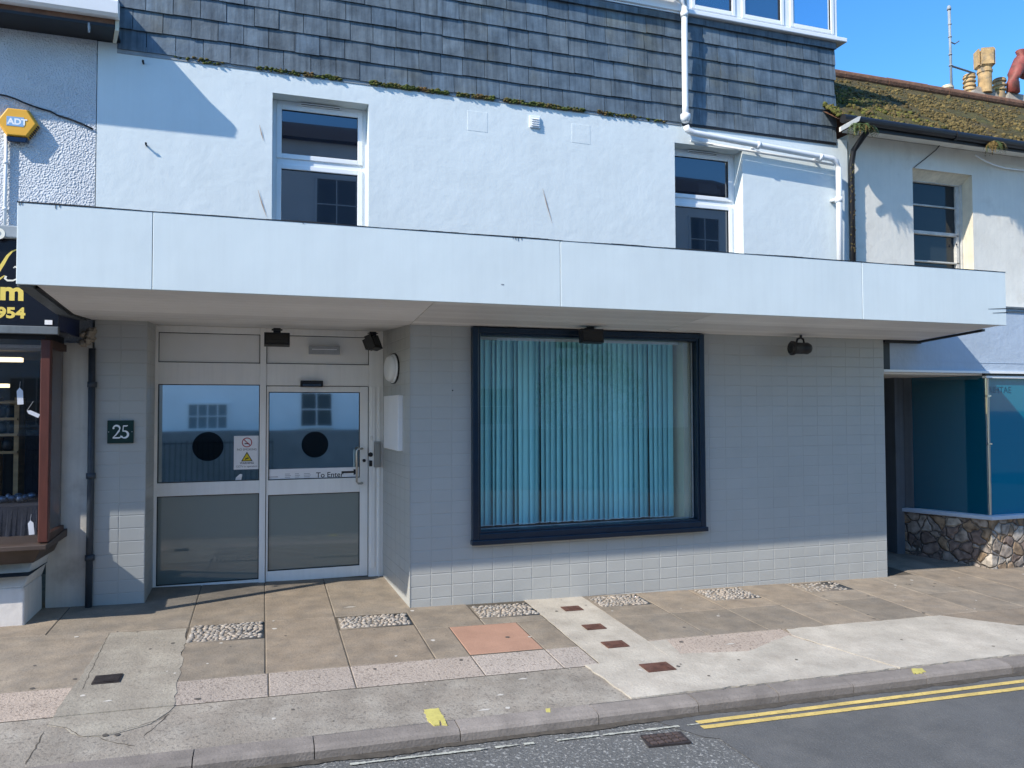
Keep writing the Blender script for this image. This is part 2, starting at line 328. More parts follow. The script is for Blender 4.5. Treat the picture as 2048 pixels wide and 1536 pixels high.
# ================================================================== GROUND
mb = MB(); mb.quad((-400, -400, -3.6), (500, -400, -3.6), (500, 500, -3.6), (-400, 500, -3.6))
structure(mb.build('ground', m_greysoil))
mb = MB()
for a, b in ((-30, -5), (-5, 20), (20, 40)): mb.quad((a, KI, gz(a, KI)), (b, KI, gz(b, KI)), (b, 9.6, gz(b, 9.6)), (a, 9.6, gz(a, 9.6)), 0)
gp = lambda d: (lambda x, y: gz(x, y)+d)
def lay(poly, d, mi, t=1.): mb.prism(poly, gp(0.0005), gp(d), mi, t)
def jag(poly, amp=.008, step=.07):
    out = []; n = len(poly)
    for i in range(n):
        (x0, y0), (x1, y1) = poly[i], poly[(i+1) % n]; m = max(1, int(math.hypot(x1-x0, y1-y0)/step)); out.append((x0, y0))
        for k in range(1, m): out.append((x0+(x1-x0)*k/m+random.uniform(-amp, amp), y0+(y1-y0)*k/m+random.uniform(-amp, amp)))
    return out
def patch_h(y): return .0098 if y > 5.245 else .0035
def surf(x, y):
    if y > 5.27: return .0112 if 2.42 < x < 3.04 else (.0108 if -1.75 < x < -.5 else .0093)
    if x > 2.32: return .0143
    return patch_h(y)+.001 if -1.75 < x < -.5 and y > 4.84 else .0014
def rect(x0, x1, y0, y1, g=.006): return [(x0+g, y0+g), (x1-g, y0+g), (x1-g, y1-g), (x0+g, y1-g)]
lay([(-12, 5.25), (14, 5.25), (14, 9.5), (-12, 9.5)], .003, 1)                         # dark joint bed under the slabs
PAVEM = [m_conc, m_mortar, m_slab, m_salmon, m_agg, m_white, m_patch, m_ytape, M('dark_gum', (.09,.08,.07), .9), M('pale_spill', (.5,.47,.42), .9)]
def slab(x0, x1, y0, y1, mi=2, g=.0035):
    b = random.uniform(.88, 1.10); w = random.uniform(-.03, .03)
    # eased edges
    z = .0075; e = .006; xs0, xs1, ys0, ys1 = x0+g, x1-g, y0+g, y1-g
    o = [(xs0, ys0), (xs1, ys0), (xs1, ys1), (xs0, ys1)]; i_ = [(xs0+e, ys0+e), (xs1-e, ys0+e), (xs1-e, ys1-e), (xs0+e, ys1-e)]
    dz = [random.uniform(-.001, .001) for _ in range(4)]
    mb.add([(x, y, gz(x, y)+.0035) for x, y in o]+[(x, y, gz(x, y)+z+dz[n]) for n, (x, y) in enumerate(i_)], ((4,5,6,7),(0,1,5,4),(1,2,6,5),(2,3,7,6),(3,0,4,7)), mi, (b*(1+w), b, b*(1-w)))
J1, J2, J3 = 6.87, 5.66, 5.25
xs = [-.57, .03, .615, 1.25]
# entrance row
for a, b in ((-1.62, -.57), (-.57, .03), (.03, .615), (.615, 1.42)): slab(a, b, J1, 8.6)
# left of the entrance
for a, b in ((-12, -6), (-6, -3.6), (-3.6, -2.62), (-2.62, -1.62)): slab(a, b, 6.9, 9)
for a, b in ((-12, -4.3), (-4.3, -2.75), (-2.75, -1.1)): slab(a, b, 5.72, 6.9)
slab(-12, -3.1, J3, 5.72, 4); slab(-3.1, -.95, J3, 5.72, 4)
# main bay
slab(-1.1, -.57, 5.72, J1); slab(-.57, .03, J2, 6.44); slab(.03, .615, J2, J1); slab(.615, 1.25, J2, 6.50)
slab(1.25, 1.84, 6.37, 7.04); slab(1.25, 1.525, J2, 6.37); slab(1.84, 2.42, 6.37, 6.53); slab(2.13, 2.42, J2, 6.37)
slab(1.525, 2.13, 5.68, 6.37, 3)
for a, b in ((-.57, .05), (.05, .615), (.615, 1.525), (1.525, 2.13), (2.13, 2.42)): slab(a, b, J3, J2, 4)
# right of the white strip
for a, b in ((3.03, 3.62), (3.62, 4.23), (4.23, 4.84), (4.84, 5.45), (5.45, 6.06), (6.06, 6.67), (6.67, 7.3)):
    slab(a, b, 6.30, 7.04); slab(a, b, 5.66, 6.30)
slab(3.03, 4.36, J3-.02, 5.66, 4)
for a, b in ((7.3, 7.95), (7.95, 8.8), (8.8, 10.2), (10.2, 14)):
    for c, d in ((5.25, 5.85), (5.85, 6.5), (6.5, 7.15), (7.15, 9.2)): slab(a, b, c, d)
slab(6.2, 7.3, J3, 5.66); slab(4.36, 6.2, J3, 5.66)
# poured pale concrete: strip with the covers, apron and ramp
lay(jag([(2.425, J3+.02), (3.03, J3+.02), (3.03, 7.04), (2.425, 7.04)], .004), .010, 5)
pw = [G(1173, 1339), G(1204, 1331), G(1300, 1283), G(1341, 1281), G(1399, 1314), G(1483, 1311), G(1565, 1297), G(1597, 1280)]
ap = [(2.30, J3+.01), (3.02, J3+.03), (3.02, 5.62), (3.20, 5.63), (3.13, 5.30), (3.7, 5.22), (4.02, 5.36), (4.30, 5.48), (4.62, KI+.004), (2.36, KI+.004)]
lay(jag(ap), .0115, 5)
lay(jag([G(1573, 1261), G(1879, 1233), (7.25, KI+.004), (4.64, KI+.004), (4.33, 5.47)]), .013, 5, (1.05, 1.05, 1.05))
# patched concrete drive on the left
pp_ = jag([G(*p) for p in ((222, 1268), (373, 1259), (349, 1413), (338, 1424), (300, 1449), (240, 1466), (205, 1474), (165, 1474), (130, 1456), (95, 1452), (150, 1372))], .012)
def clip_y(poly, y0, keep_above):
    out = []
    for i in range(len(poly)):
        a, b = poly[i], poly[(i+1) % len(poly)]; ia, ib = (a[1] >= y0) == keep_above, (b[1] >= y0) == keep_above
        if ia: out.append(a)
        if ia != ib: t = (y0-a[1])/(b[1]-a[1]); out.append((a[0]+(b[0]-a[0])*t, y0))
    return out
mb.prism(clip_y(pp_, 5.245, True), gp(.0005), gp(.0098), 6); mb.prism(clip_y(pp_, 5.245, False), gp(.0005), gp(.0035), 6)
for _ in range(150):                         # chewing gum and small stains
    x, y = random.uniform(-2.5, 9), random.uniform(4.7, 6.95); q = random.uniform(.006, .02); k = random.random()
    mb.add([(x+q*math.cos(a)*random.uniform(.7, 1.2), y+q*math.sin(a)*random.uniform(.7, 1.2), 0) for a in [2*math.pi*i/9 for i in range(9)]], [tuple(range(9))], 8 if k < .6 else 9)
    mb.v[-9:] = [(a, b, gz(a, b)+surf(x, y)) for a, b, _ in mb.v[-9:]]
for px, py, l in ((1035, 1345, .05), (1045, 1358, .04), (1000, 1390, .03), (968, 1420, .05), (700, 1216, .06), (1460, 1290, .05), (215, 1405, .03)):
    x, y = G(px, py); mb.add([(x-l, y-.006, 0), (x+l*.4, y-.012, 0), (x+l, y+.004, 0), (x, y+.014, 0)], [(0, 1, 2, 3)], 9); mb.v[-4:] = [(a, b, gz(a, b)+surf(x, y)+.0003) for a, b, _ in mb.v[-4:]]
pavement = structure(mb.build('pavement', PAVEM))
# cracks
mb = MB()
def crack(pts, w=.004, d=.0015):
    P = []
    for (x0, y0), (x1, y1) in zip(pts, pts[1:]):
        n = max(2, int(math.hypot(x1-x0, y1-y0)/.035))
        P += [(x0+(x1-x0)*k/n+random.uniform(-.005, .005), y0+(y1-y0)*k/n+random.uniform(-.005, .005)) for k in range(n)]
    P.append(pts[-1]); v = []
    for i, (x, y) in enumerate(P):
        a, b = P[max(i-1, 0)], P[min(i+1, len(P)-1)]; dx, dy = b[0]-a[0], b[1]-a[1]; l = math.hypot(dx, dy) or 1; ww = w*random.uniform(.4, 1.5)*(1 if 0 < i < len(P)-1 else .2)
        for sg in (-1, 1): X_, Y_ = x-dy/l*ww*sg, y+dx/l*ww*sg; v.append((X_, Y_, gz(X_, Y_)+(patch_h(Y_)+.001 if d > .005 else d)))
    mb.add(v, [(2*i, 2*i+2, 2*i+3, 2*i+1) for i in range(len(P)-1)])
zc = lambda pts: [G(x/2.926, y/2.926+1150) for x, y in pts]
crack(zc([(1000, 800), (930, 850), (800, 890), (600, 945), (480, 950), (380, 895), (270, 880)]), .002, .0108)
crack(zc([(990, 815), (840, 945)]), .003); crack(zc([(265, 910), (150, 1110)]), .003); crack(zc([(640, 345), (480, 680)]), .002, .0108)
crack(zc([(580, 950), (660, 980), (790, 1000)]), .0025)
structure(mb.build('pavement_cracks', m_mortar))
# kerb stones
mb = MB()
kj = [-9, -6.1, -4.2, -2.6, -1.45, -.35, .29, 1.14, 2.05, 2.78, 3.42, 4.06, 4.74, 5.6, 6.5, 7.4, 8.3, 9.2, 10.1, 11, 13, 16, 20]
for a, b in zip(kj, kj[1:]):
    a += .003; b -= .003; j = random.uniform(-.003, .003); t = random.uniform(.85, 1.12)
    prof = [(KI-.005, -.3), (KI-.005, .002+j), (KO+.035, .002+j), (KO+.012, -.006+j), (KO, -.022+j), (KO-.012, -.3)]
    v = [(x, y, gz(x, y)+z) for x in (a, b) for y, z in prof]; n = len(prof)
    mb.add(v, [tuple(range(n-1, -1, -1)), tuple(range(n, 2*n))]+[(i, (i+1)%n, n+(i+1)%n, n+i) for i in range(n)], 0, t)
structure(mb.build('kerb', m_kerb))
# road
mb = MB()
for a, b in ((-40, -5), (-5, 15), (15, 60)): mb.quad((a, -3.6, rz(a, -3.6)), (b, -3.6, rz(b, -3.6)), (b, KI, rz(b, KI)), (a, KI, rz(a, KI)), 0)
structure(mb.build('road', m_asph))
mb = MB(); v = []; n = 500
for k in range(n+1):
    x = -3+12*k/n; w = .022+.03*abs(math.sin(x*2.3)*math.sin(x*5.1+1))+random.uniform(0, .014); v += [(x, KO-.012-w, rz(x, KO-.012-w)+.0062), (x, KO-.008, rz(x, KO-.008)+.012)]
mb.add(v, [(2*i, 2*i+2, 2*i+3, 2*i+1) for i in range(n)]); structure(mb.build('gutter_dirt', M('gutter_dirt', (.07,.06,.048), .95, var=.4, vs=20, bump=.8, bs=60)))
mb = MB()
e = [GR(1438, 1478), GR(1530, 1540)]
dirx = ((e[1][0]-e[0][0])/(e[1][1]-e[0][1]))
y_far = 4.17
pa = [(e[0][0]-.1+0*dirx, y_far)]
P_ = [(2.42, KO-.005), (60, KO-.005), (60, -3.5), (e[0][0]+dirx*(-3.5-e[0][1])*.35, -3.5), (e[1][0]+.0, e[1][1]-.4), e[1], e[0], (2.60, 4.12), (2.50, 4.30)]
mb.add([(x, y, rz(x, y)+.004) for x, y in P_], [tuple(range(len(P_)-1, -1, -1))])
structure(mb.build('road_resurfacing', m_asph2))
mb = MB()
def band(pts, w, mi, d=.008):
    v = []
    for i, (x, y) in enumerate(pts): v += [(x, y-w/2, rz(x, y-w/2)+d), (x, y+w/2, rz(x, y+w/2)+d)]
    mb.add(v, [(2*i, 2*i+2, 2*i+3, 2*i+1) for i in range(len(pts)-1)], mi)
def long_line(p, q, w, mi, far=40, n=60):
    (x0, y0), (x1, y1) = p, q; s = (y1-y0)/(x1-x0); pts = []
    for k in range(n+1):
        x = x0+(far-x0)*(k/n)**1.5; yy = y0+s*(min(x, x1)-x0); pts.append((x, yy+random.uniform(-.002, .002)))
    band(pts, w, mi)
l1a, l1b = GR(1394, 1447), GR(2048, 1364); l2a, l2b = GR(1404, 1457), GR(2048, 1378)
long_line(l1a, l1b, .05, 0); long_line(l2a, l2b, .05, 0)
wa, wb_, wc = GR(700, 1531), GR(1100, 1486), GR(1395, 1450)
f = lambda t: (wa[0]+(wc[0]-wa[0])*t, wa[1]+(wc[1]-wa[1])*t)
t0 = 0.
while t0 < 1:
    dt = random.uniform(.006, .03)
    if random.random() < .82: band([f(t0), f(t0+dt*.5), f(t0+dt)], random.uniform(.012, .03), 1)
    t0 += dt
structure(mb.build('road_markings', [m_yline, m_wline]))

# pebble panels set in the pavement
def pebbles(x0, x1, y0, y1, label, worn=False):
    mb = MB(); mb.prism([(x0, y0), (x1, y0), (x1, y1), (x0, y1)], gp(.001), gp(.009), 1)
    pts = []
    tries = 1500
    for _ in range(tries):
        x, y = random.uniform(x0+.02, x1-.02), random.uniform(y0+.018, y1-.018)
        if all(((x-a)/.034)**2+((y-b)/.021)**2 > 1 for a, b in pts): pts.append((x, y))
    for x, y in pts:
        if worn and random.random() < .45: continue
        r = random.uniform(.8, 1.2); b = random.uniform(.75, 1.3); w = random.uniform(-.05, .06)
        mb.blob((x, y, gz(x, y)+.008), .023*r, .0135*r, .012*r*(.6 if worn else 1), random.gauss(.35, .35), 7, 5, 0, (b*(1+w), b, b*(1-w)))
    o = mb.build('pebble_panel', [m_pebble, m_bed], smooth=True)
    tag(o, label, 'pebble panel', 'pebble panels set in the pavement')
pebbles(-.56, .02, 6.44, 6.87, 'pebble panel between paving slabs below the glazed entrance door, leftmost panel')
pebbles(.63, 1.24, 6.51, 6.83, 'pebble panel in the paving at the left corner of the grey tiled wall')
pebbles(1.85, 2.415, 6.54, 6.90, 'pebble panel between the salmon slab and the pale concrete strip')
pebbles(3.06, 3.60, 6.60, 6.95, 'pebble panel just right of the pale concrete strip under the shop window')
pebbles(4.27, 4.83, 6.56, 6.95, 'pebble panel below the right edge of the shop window frame')
pebbles(5.47, 6.05, 6.62, 6.95, 'worn sunken pebble panel near the right end of the tiled wall', True)
# four iron covers, a drain grate, a road cover
def cover(px, py, w, d, label):
    x, y = G(px, py); mb = MB(); th = .0135
    mb.prism(rect(x-w/2, x+w/2, y-d/2, y+d/2, 0), gp(.012), gp(.0185), 0); mb.prism(rect(x-w/2+.014, x+w/2-.014, y-d/2+.014, y+d/2-.014, 0), gp(.0186), gp(.0215), 0)
    for k in range(5): mb.box(x-w*.3, x+w*.3, y-d*.3+k*d*.15-.004, y-d*.3+k*d*.15+.004, gz(x, y)+.0186, gz(x, y)+.024)
    tag(mb.build('stopcock_cover', m_rust), label, 'cover', 'rusty stopcock covers in a row')
cover(1144, 1220, .18, .13, 'small rusty iron cover in the pale strip, nearest the tiled wall')
cover(1188, 1257, .18, .13, 'small rusty iron cover in the pale strip, second from the tiled wall')
cover(1230, 1292, .19, .14, 'small rusty iron cover in the pale strip, third from the tiled wall')
cover(1315, 1338, .23, .155, 'rusty reddish iron cover nearest the kerb, largest of the four')
x, y = G(215, 1362); mb = MB()
mb.prism(rect(x-.085, x+.085, y-.075, y+.075, 0), gp(.011), gp(.017))
for k in range(7): mb.box(x-.075, x+.075, y-.065+k*.0205, y-.055+k*.0205, gz(x, y)+.017, gz(x, y)+.022)
tag(mb.build('drain_grate', m_iron), 'small dark grid drain grate in the patched concrete on the left', 'drain grate')
x, y = GR(1330, 1481); mb = MB()
rp = lambda d: (lambda a, b: rz(a, b)+d)
mb.prism([(x-.15, y-.07), (x+.13, y-.09), (x+.15, y+.07), (x-.12, y+.09)], rp(.001), rp(.012))
for k in range(5):
    for j in range(3): mb.prism(rect(x-.12+k*.05, x-.085+k*.05, y-.065+j*.045, y-.03+j*.045, 0), rp(.012), rp(.019), 1)
tag(mb.build('road_cover', [m_iron, M('dull_rusty_iron', (.075,.055,.05), .7, var=.5, vs=25)]), 'worn rusty iron cover sunk in the asphalt near the yellow lines', 'road cover')
# yellow paint patches on kerb / pavement
def paint(poly, label, d=.0032):
    mb = MB(); mb.prism(jag(poly, .006, .02), gp(.0005), gp(d)); tag(mb.build('paint_patch', m_ytape), label, 'paint mark', 'yellow paint marks by the kerb')
z4 = lambda x, y: G(x/2.926+650, y/2.926+1150)
paint([z4(578, 790), z4(665, 780), z4(705, 850), z4(603, 858)], 'largest square yellow paint patch on the pavement beside the kerb')
paint([z4(606, 862), z4(660, 856), z4(672, 882), z4(640, 886)], 'small yellow paint patch left of the kerb joint, touching the large one', .0075)
paint([z4(676, 855), z4(700, 853), z4(716, 884), z4(684, 880)], 'small yellow paint patch right of the kerb joint, touching the large one', .0078)
paint([z4(1290, 785), z4(1318, 782), z4(1320, 805), z4(1296, 806)], 'tiny yellow paint fleck on the grey concrete left of the pale concrete apron')
z5 = lambda x, y: G(x/2.738+1300, y/2.738+1100)
paint([z5(1432, 655), z5(1490, 652), z5(1512, 672), z5(1448, 682)], 'small yellow paint patch on the kerb below the pale ramp', .008)

# ================================================================== CENTRAL SHOP BUILDING
shop = thing('shop_building', 'pale blue rendered shop with grey tiled front, slate cladding above and wide white canopy', 'building', (2.7, 7.7, -1.85))
SO = .784                                  # soffit level
# --- tiled ground floor
WX0, WX1, WZ0, WZ1 = 1.893, 4.432, -1.262, .778
FX0, FX1 = 1.305, 6.87
mb = MB(); wall(mb, FX0, FX1, -2.3, SO+.02, 7.0, .25, [(WX0+.03, WX1-.03, WZ0+.03, SO)], 1)
hole = (WX0-FX0+.01, WX1-FX0-.01, WZ0+2.3+.01, 9)
tiles(mb, (FX0, 7.0, -2.3), (1,0,0), (0,-1,0), FX1-FX0, 2.3+SO, .2005, .1115, [hole], voff=.03, uoff=0)
RX, RY = 1.235, 8.30
ud = Vector((RX-FX0, RY-7.0, 0)); ln = ud.length; ud.normalize(); wn = Vector((-ud.y, ud.x, 0))
mb.quad((RX, RY, -2.3), (FX0, 7.0, -2.3), (FX0, 7.0, SO+.02), (RX, RY, SO+.08), 1)
tiles(mb, (FX0, 7.0, -2.3), ud, wn, ln, 2.3+SO+.06, .2005, .1115, voff=.03)
mb.quad((FX1, 7.0, -2.3), (FX1, 9.3, -2.3), (FX1, 9.3, SO), (FX1, 7.0, SO), 1)
mb.box(FX0-.003, FX0+.003, 6.994, 7.0, -2.3, SO, 0)
mb.build('tiled_wall', [m_tile, m_grout], shop)
mb = MB(); mb.box(-1.455, -1.02, 7.68, 8.4, -2.2, SO+.1, 1)
tiles(mb, (-1.455, 7.68, -2.2), (1,0,0), (0,-1,0), .435, 2.2+SO+.04, .2175, .1165, voff=.05)
tiles(mb, (-1.02, 7.68, -2.2), (0,1,0), (1,0,0), .6, 2.2+SO+.06, .2175, .1165, voff=.05)
mb.build('tiled_pier', [m_tile, m_grout], shop)
# --- upper wall
UY = 7.72
W1 = (.069, 1.009, 1.55, 3.118); W2 = (4.56, 5.49, 1.55, 3.105)
mb = MB(); wall(mb, -1.47, 7.06, SO+.3, 3.40, UY, .28, [W1, W2])
for px, py in ((955, 243), (1162, 268)):
    x, z = A(px, py, UY); mb.box(x-.115, x+.115, UY-.0018, UY+.01, z-.11, z+.11)
x, z = A(1430, 330, UY)
mb.build('upper_wall', m_bluewall, shop, bevel=.004, seg=1)
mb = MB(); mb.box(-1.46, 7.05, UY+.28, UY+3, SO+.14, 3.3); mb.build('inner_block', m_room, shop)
mb = MB()
for pts in (((519, 250), (523, 268), (527, 282)), ((516, 380), (524, 408), (533, 434)), ((1085, 377), (1092, 405), (1104, 447))):
    mb = MB(); q = [A(a, b, UY) for a, b in pts]; stroke(mb, [(q[0][0], q[0][1], .001), (q[1][0], q[1][1], .0045), (q[2][0], q[2][1], .001)], UY-.0065); mb.build('rust_streak', m_rustst, shop)
# vent cover
x, z = A(1069, 245, UY); mb = MB(); mb.box(x-.062, x+.062, UY-.02, UY, z-.066, z+.066); o = mb.build('vent_cover', m_upvc, shop, bevel=.006)
mb = MB()
for k in range(4): mb.hexa([(x-.045, UY-.034, z-.045+k*.024), (x+.045, UY-.034, z-.045+k*.024), (x+.045, UY-.02, z-.037+k*.024), (x-.045, UY-.02, z-.037+k*.024)], [(x-.045, UY-.032, z-.042+k*.024), (x+.045, UY-.032, z-.042+k*.024), (x+.045, UY-.02, z-.032+k*.024), (x-.045, UY-.02, z-.032+k*.024)])
mb.build('louvre', m_upvc, o)
# small hooks
for px, py in ((287, 127), (293, 291)):
    mb = MB(); x, z = A(px, py, UY); mb.tube([(x, UY, z), (x, UY-.04, z), (x+.002, UY-.045, z+.015)], .009, 8); mb.build('wall_hook', m_black, shop)
# windows
def casement(h, name='casement_window'):
    x0, x1, z0, z1 = h; Y = UY+.17
    mb = MB(); frame_rect(mb, x0, x1, z0, z1, .045, Y, Y+.07); zt = z1-.62
    mb.box(x0+.045, x1-.045, Y+.001, Y+.07, zt-.03, zt+.03)
    frame_rect(mb, x0+.042, x1-.042, zt+.028, z1-.043, .05, Y-.014, Y+.05)
    frame_rect(mb, x0+.042, x1-.042, z0+.04, zt-.028, .05, Y-.014, Y+.05)
    fr = mb.build(name, m_upvc, shop, bevel=.006)
    for a, b in ((zt+.075, z1-.09), (z0+.08, zt-.075)):
        mb = MB(); mb.box(x0+.088, x1-.088, Y+.012, Y+.03, a, b); mb.build('pane', g_dark, fr)
        mb = MB(); frame_rect(mb, x0+.087, x1-.087, a-.002, b+.002, .008, Y-.002, Y+.011); mb.build('gasket', m_gasket, fr)
    mb = MB(); xm = (x0+x1)/2; mb.box(xm-.20, xm+.2, Y-.032, Y+.0, z1-.036, z1-.012); mb.build('trickle_vent', m_upvc, fr)
    mb = MB(); mb.box(xm-.19, xm+.19, Y-.036, Y-.0325, z1-.033, z1-.027); mb.build('vent_slot', m_gasket, fr)
    mb = MB(); mb.box(x0-.0, x1+.0, UY-.05, Y+.05, z0-.05, z0-.005); mb.build('sill', m_bluewall, fr)
casement(W1); casement(W2)
# --- slate cladding
SY = 7.715; SX0, SX1 = -1.31, 6.89; rows = 6; rh = .2; sz0 = 3.348
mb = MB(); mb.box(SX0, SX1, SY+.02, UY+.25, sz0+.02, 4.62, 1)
for r in range(rows+1):
    z = sz0+r*rh; w = .245; x = SX0-(.12 if r % 2 else 0)
    while x < SX1:
        ww = w*random.uniform(.93, 1.07); a, b = max(x, SX0)+.003, min(x+ww, SX1)-.003
        if b-a > .03:
            d = random.uniform(-.004, .003); k = random.uniform(-.004, .004); hi = min(rh+.02, 4.62-z)
            if r == rows: hi = .05
            y0 = SY-.012+d; zb = z+k
            t = random.uniform(.85, 1.16); wv = random.uniform(-.05, .05)
            tt = (t*(1-wv), t, t*(1+wv))
            if r == rows:
                pass
            mb.hexa([(a, y0, zb), (b, y0, zb+random.uniform(-.003, .003)), (b, y0+.012, zb), (a, y0+.012, zb)], [(a, y0+.017, zb+hi), (b, y0+.017, zb+hi), (b, y0+.027, zb+hi), (a, y0+.027, zb+hi)], 0, tt)
        x += ww
mb.build('slate_cladding', [m_slate, m_slateback], shop)
mb = MB()                                   # dark cover strip under the sills
x = SX0
while x < SX1:
    b = min(x+random.uniform(.5, .9), SX1); mb.box(x+.002, b-.002, SY-.028, SY-.018, sz0+rows*rh-.005+random.uniform(-.004, .004), 4.62, 0, random.uniform(.75, 1.0)); x = b
mb.build('cladding_cover_strip', m_slate, shop)
mb = MB(); x = SX0                            # mortar/lead lip under the first course
while x < 4.6:
    b = x+random.uniform(.12, .4); h = random.uniform(.022, .05)
    mb.hexa([(x, UY-.006, sz0-.035), (b, UY-.006, sz0-.035), (b, UY+.01, sz0-.045), (x, UY+.01, sz0-.045)], [(x, UY-.004, sz0+h-.02), (b, UY-.004, sz0+h-.02), (b, UY+.01, sz0+.02), (x, UY+.01, sz0+.02)]); x = b
mb.build('mortar_lip', m_lead, shop)
mb = MB(); mb.box(4.66, SX1-.01, SY-.01, UY+.01, sz0-.03, sz0-.006); mb.build('cladding_bottom_batten', m_black, shop)
mb = MB()
for _ in range(1700):
    x = random.triangular(-.9, 4.6, 2.4); g = math.sin(x*5.1)+math.sin(x*11.7+1)+math.sin(x*23)*.6
    if g < -1.1: continue
    r = random.uniform(.005, .016); t = random.uniform(.5, 1.5)
    mb.blob((x, SY-.010+random.uniform(-.006, .02), sz0-.006+random.uniform(-.022, .018)), r*1.5, r, r*.8, 0, 6, 4, 0, (t, t, t), .25)
stuff(mb.build('moss_fringe', m_mossg, shop, smooth=True))
# --- top storey: white clad wall left, glazed bay right
mb = MB(); mb.box(-1.3, 4.70, UY-.02, UY+.9, 4.64, 6.6)
mb.build('top_storey_wall', m_upvc, shop)
mb = MB()
for k in range(9): mb.box(-1.3, 4.69, UY-.042, UY-.019, 4.66+k*.19, 4.66+k*.19+.184)
mb.build('white_cladding_board', m_upvc, shop, bevel=.006, seg=1)
mb = MB(); mb.tube([(-1.3, UY-.12, 4.82), (4.62, UY-.12, 4.80)], .05, 12); mb.build('top_gutter', m_pipe, shop, smooth=True)
mb = MB(); mb.box(4.72, 7.02, SY-.075, UY+.2, 4.632, 4.685); bs = mb.build('bay_sill', m_upvc, shop, bevel=.008)
BY = SY-.0
BX = [4.78, 5.44, 6.10, 6.88]
mb = MB(); bx0, bx1 = 4.745, 6.93
frame_rect(mb, bx0, bx1, 4.685, 6.25, .055, BY, BY+.07)
for x in (5.455, 6.16): mb.box(x-.045, x+.045, BY+.001, BY+.07, 4.74, 6.195)
mb.box(bx1-.055, bx1, BY+.07, BY+.075+1.6, 4.685, 4.74); mb.box(bx1-.055, bx1, BY+1.65, BY+1.75, 4.685, 6.25); mb.box(bx1-.055, bx1, BY+.07, BY+1.75, 6.19, 6.25)
mb.box(bx1-.055, bx1, BY+.8, BY+.88, 4.74, 6.19); mb.box(bx0, bx1, BY+.0, BY+1.8, 6.25, 6.5)
bay = mb.build('bay_window', m_upvc, shop, bevel=.006)
sash = MB(); panes = []
for a, b in ((4.80, 5.41), (5.50, 6.115), (6.205, 6.875)):
    frame_rect(sash, a, b, 4.74, 6.19, .05, BY-.012, BY+.05); panes.append((a+.05, b-.05))
sash.build('sash', m_upvc, bay, bevel=.006)
for i, (a, b) in enumerate(panes):
    mb = MB(); mb.quad((a-.01, BY+.02, 4.78), (b+.01, BY+.02, 4.78), (b+.01, BY+.02, 6.15), (a-.01, BY+.02, 6.15))
    mb.build('pane', clear_glass('bay_corner_glass', (.85,.93,1), .02) if i == 2 else g_bay, bay)
    mb = MB(); frame_rect(mb, a-.002, b+.002, 4.788, 6.142, .008, BY-.001, BY+.018); mb.build('gasket', m_gasket, bay)
mb = MB()
for a, b in ((BY+.08, BY+.8), (BY+.88, BY+1.65)): mb.quad((bx1-.03, a, 4.74), (bx1-.03, b, 4.74), (bx1-.03, b, 6.19), (bx1-.03, a, 6.19))
mb.build('side_pane', clear_glass('bay_side_glass', (.85,.93,1), .02), bay)
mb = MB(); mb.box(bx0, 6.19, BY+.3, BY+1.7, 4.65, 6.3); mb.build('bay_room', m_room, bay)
mb = MB(); mb.box(bx0, bx1-.06, BY+.08, BY+1.7, 4.60, 4.68); mb.build('bay_floor', m_roomw, bay)
# --- downpipes
PXX = A(1370, 150, 7.60)[0]
mb = MB()
mb.tube([(PXX-.13, 7.63, 4.80), (PXX-.1, 7.62, 4.79), (PXX-.03, 7.60, 4.74), (PXX, 7.60, 4.66), (PXX, 7.60, 4.4), (PXX, 7.60, 3.5), (PXX, 7.60, 3.36)], .036, 14)
mb.lathe([(.044, 0), (.044, .06)], (PXX, 7.60, 4.55), 16)
mb.lathe([(.040, 0), (.058, .05), (.058, .09), (.036, .1)], (PXX, 7.60, 3.31), 16)
(ax, az), (bx_, bz) = A(1372, 262, 7.60), A(1672, 320, 7.60)
mb.tube([(ax, 7.60, az+.06), (ax+.02, 7.60, az+.015), (ax+.1, 7.60, az-.012), (bx_-.06, 7.60, bz+.01), (bx_, 7.60, bz-.02), (bx_+.035, 7.60, bz-.1), (bx_+.04, 7.60, bz-.25), (bx_+.04, 7.62, 1.2)], .037, 14)
for px in (1516, 1640):
    x = A(px, 290, 7.60)[0]; t = (x-ax)/(bx_-ax); z = az+(bz-az)*t; mb.tube([(x-.02, 7.60, z-.003), (x+.02, 7.60, z-.01)], .045, 14); mb.box(x-.012, x+.012, 7.60, UY, z-.012, z+.012)
mb.lathe([(.045, 0), (.045, .07)], (bx_+.04, 7.61, 2.55), 14)
mb.box(bx_+.0, bx_+.08, 7.62, UY, 2.58, 2.61)
mb.build('downpipe', m_pipe, shop, smooth=True)
mb = MB(); (ax2, az2) = A(1388, 278, 7.62)
mb.tube([(ax2, 7.69, az2), (A(1668, 330, 7.68)[0], 7.68, A(1668, 330, 7.68)[1])], .016, 8); mb.build('overflow_pipe', m_pipe, shop, smooth=True)
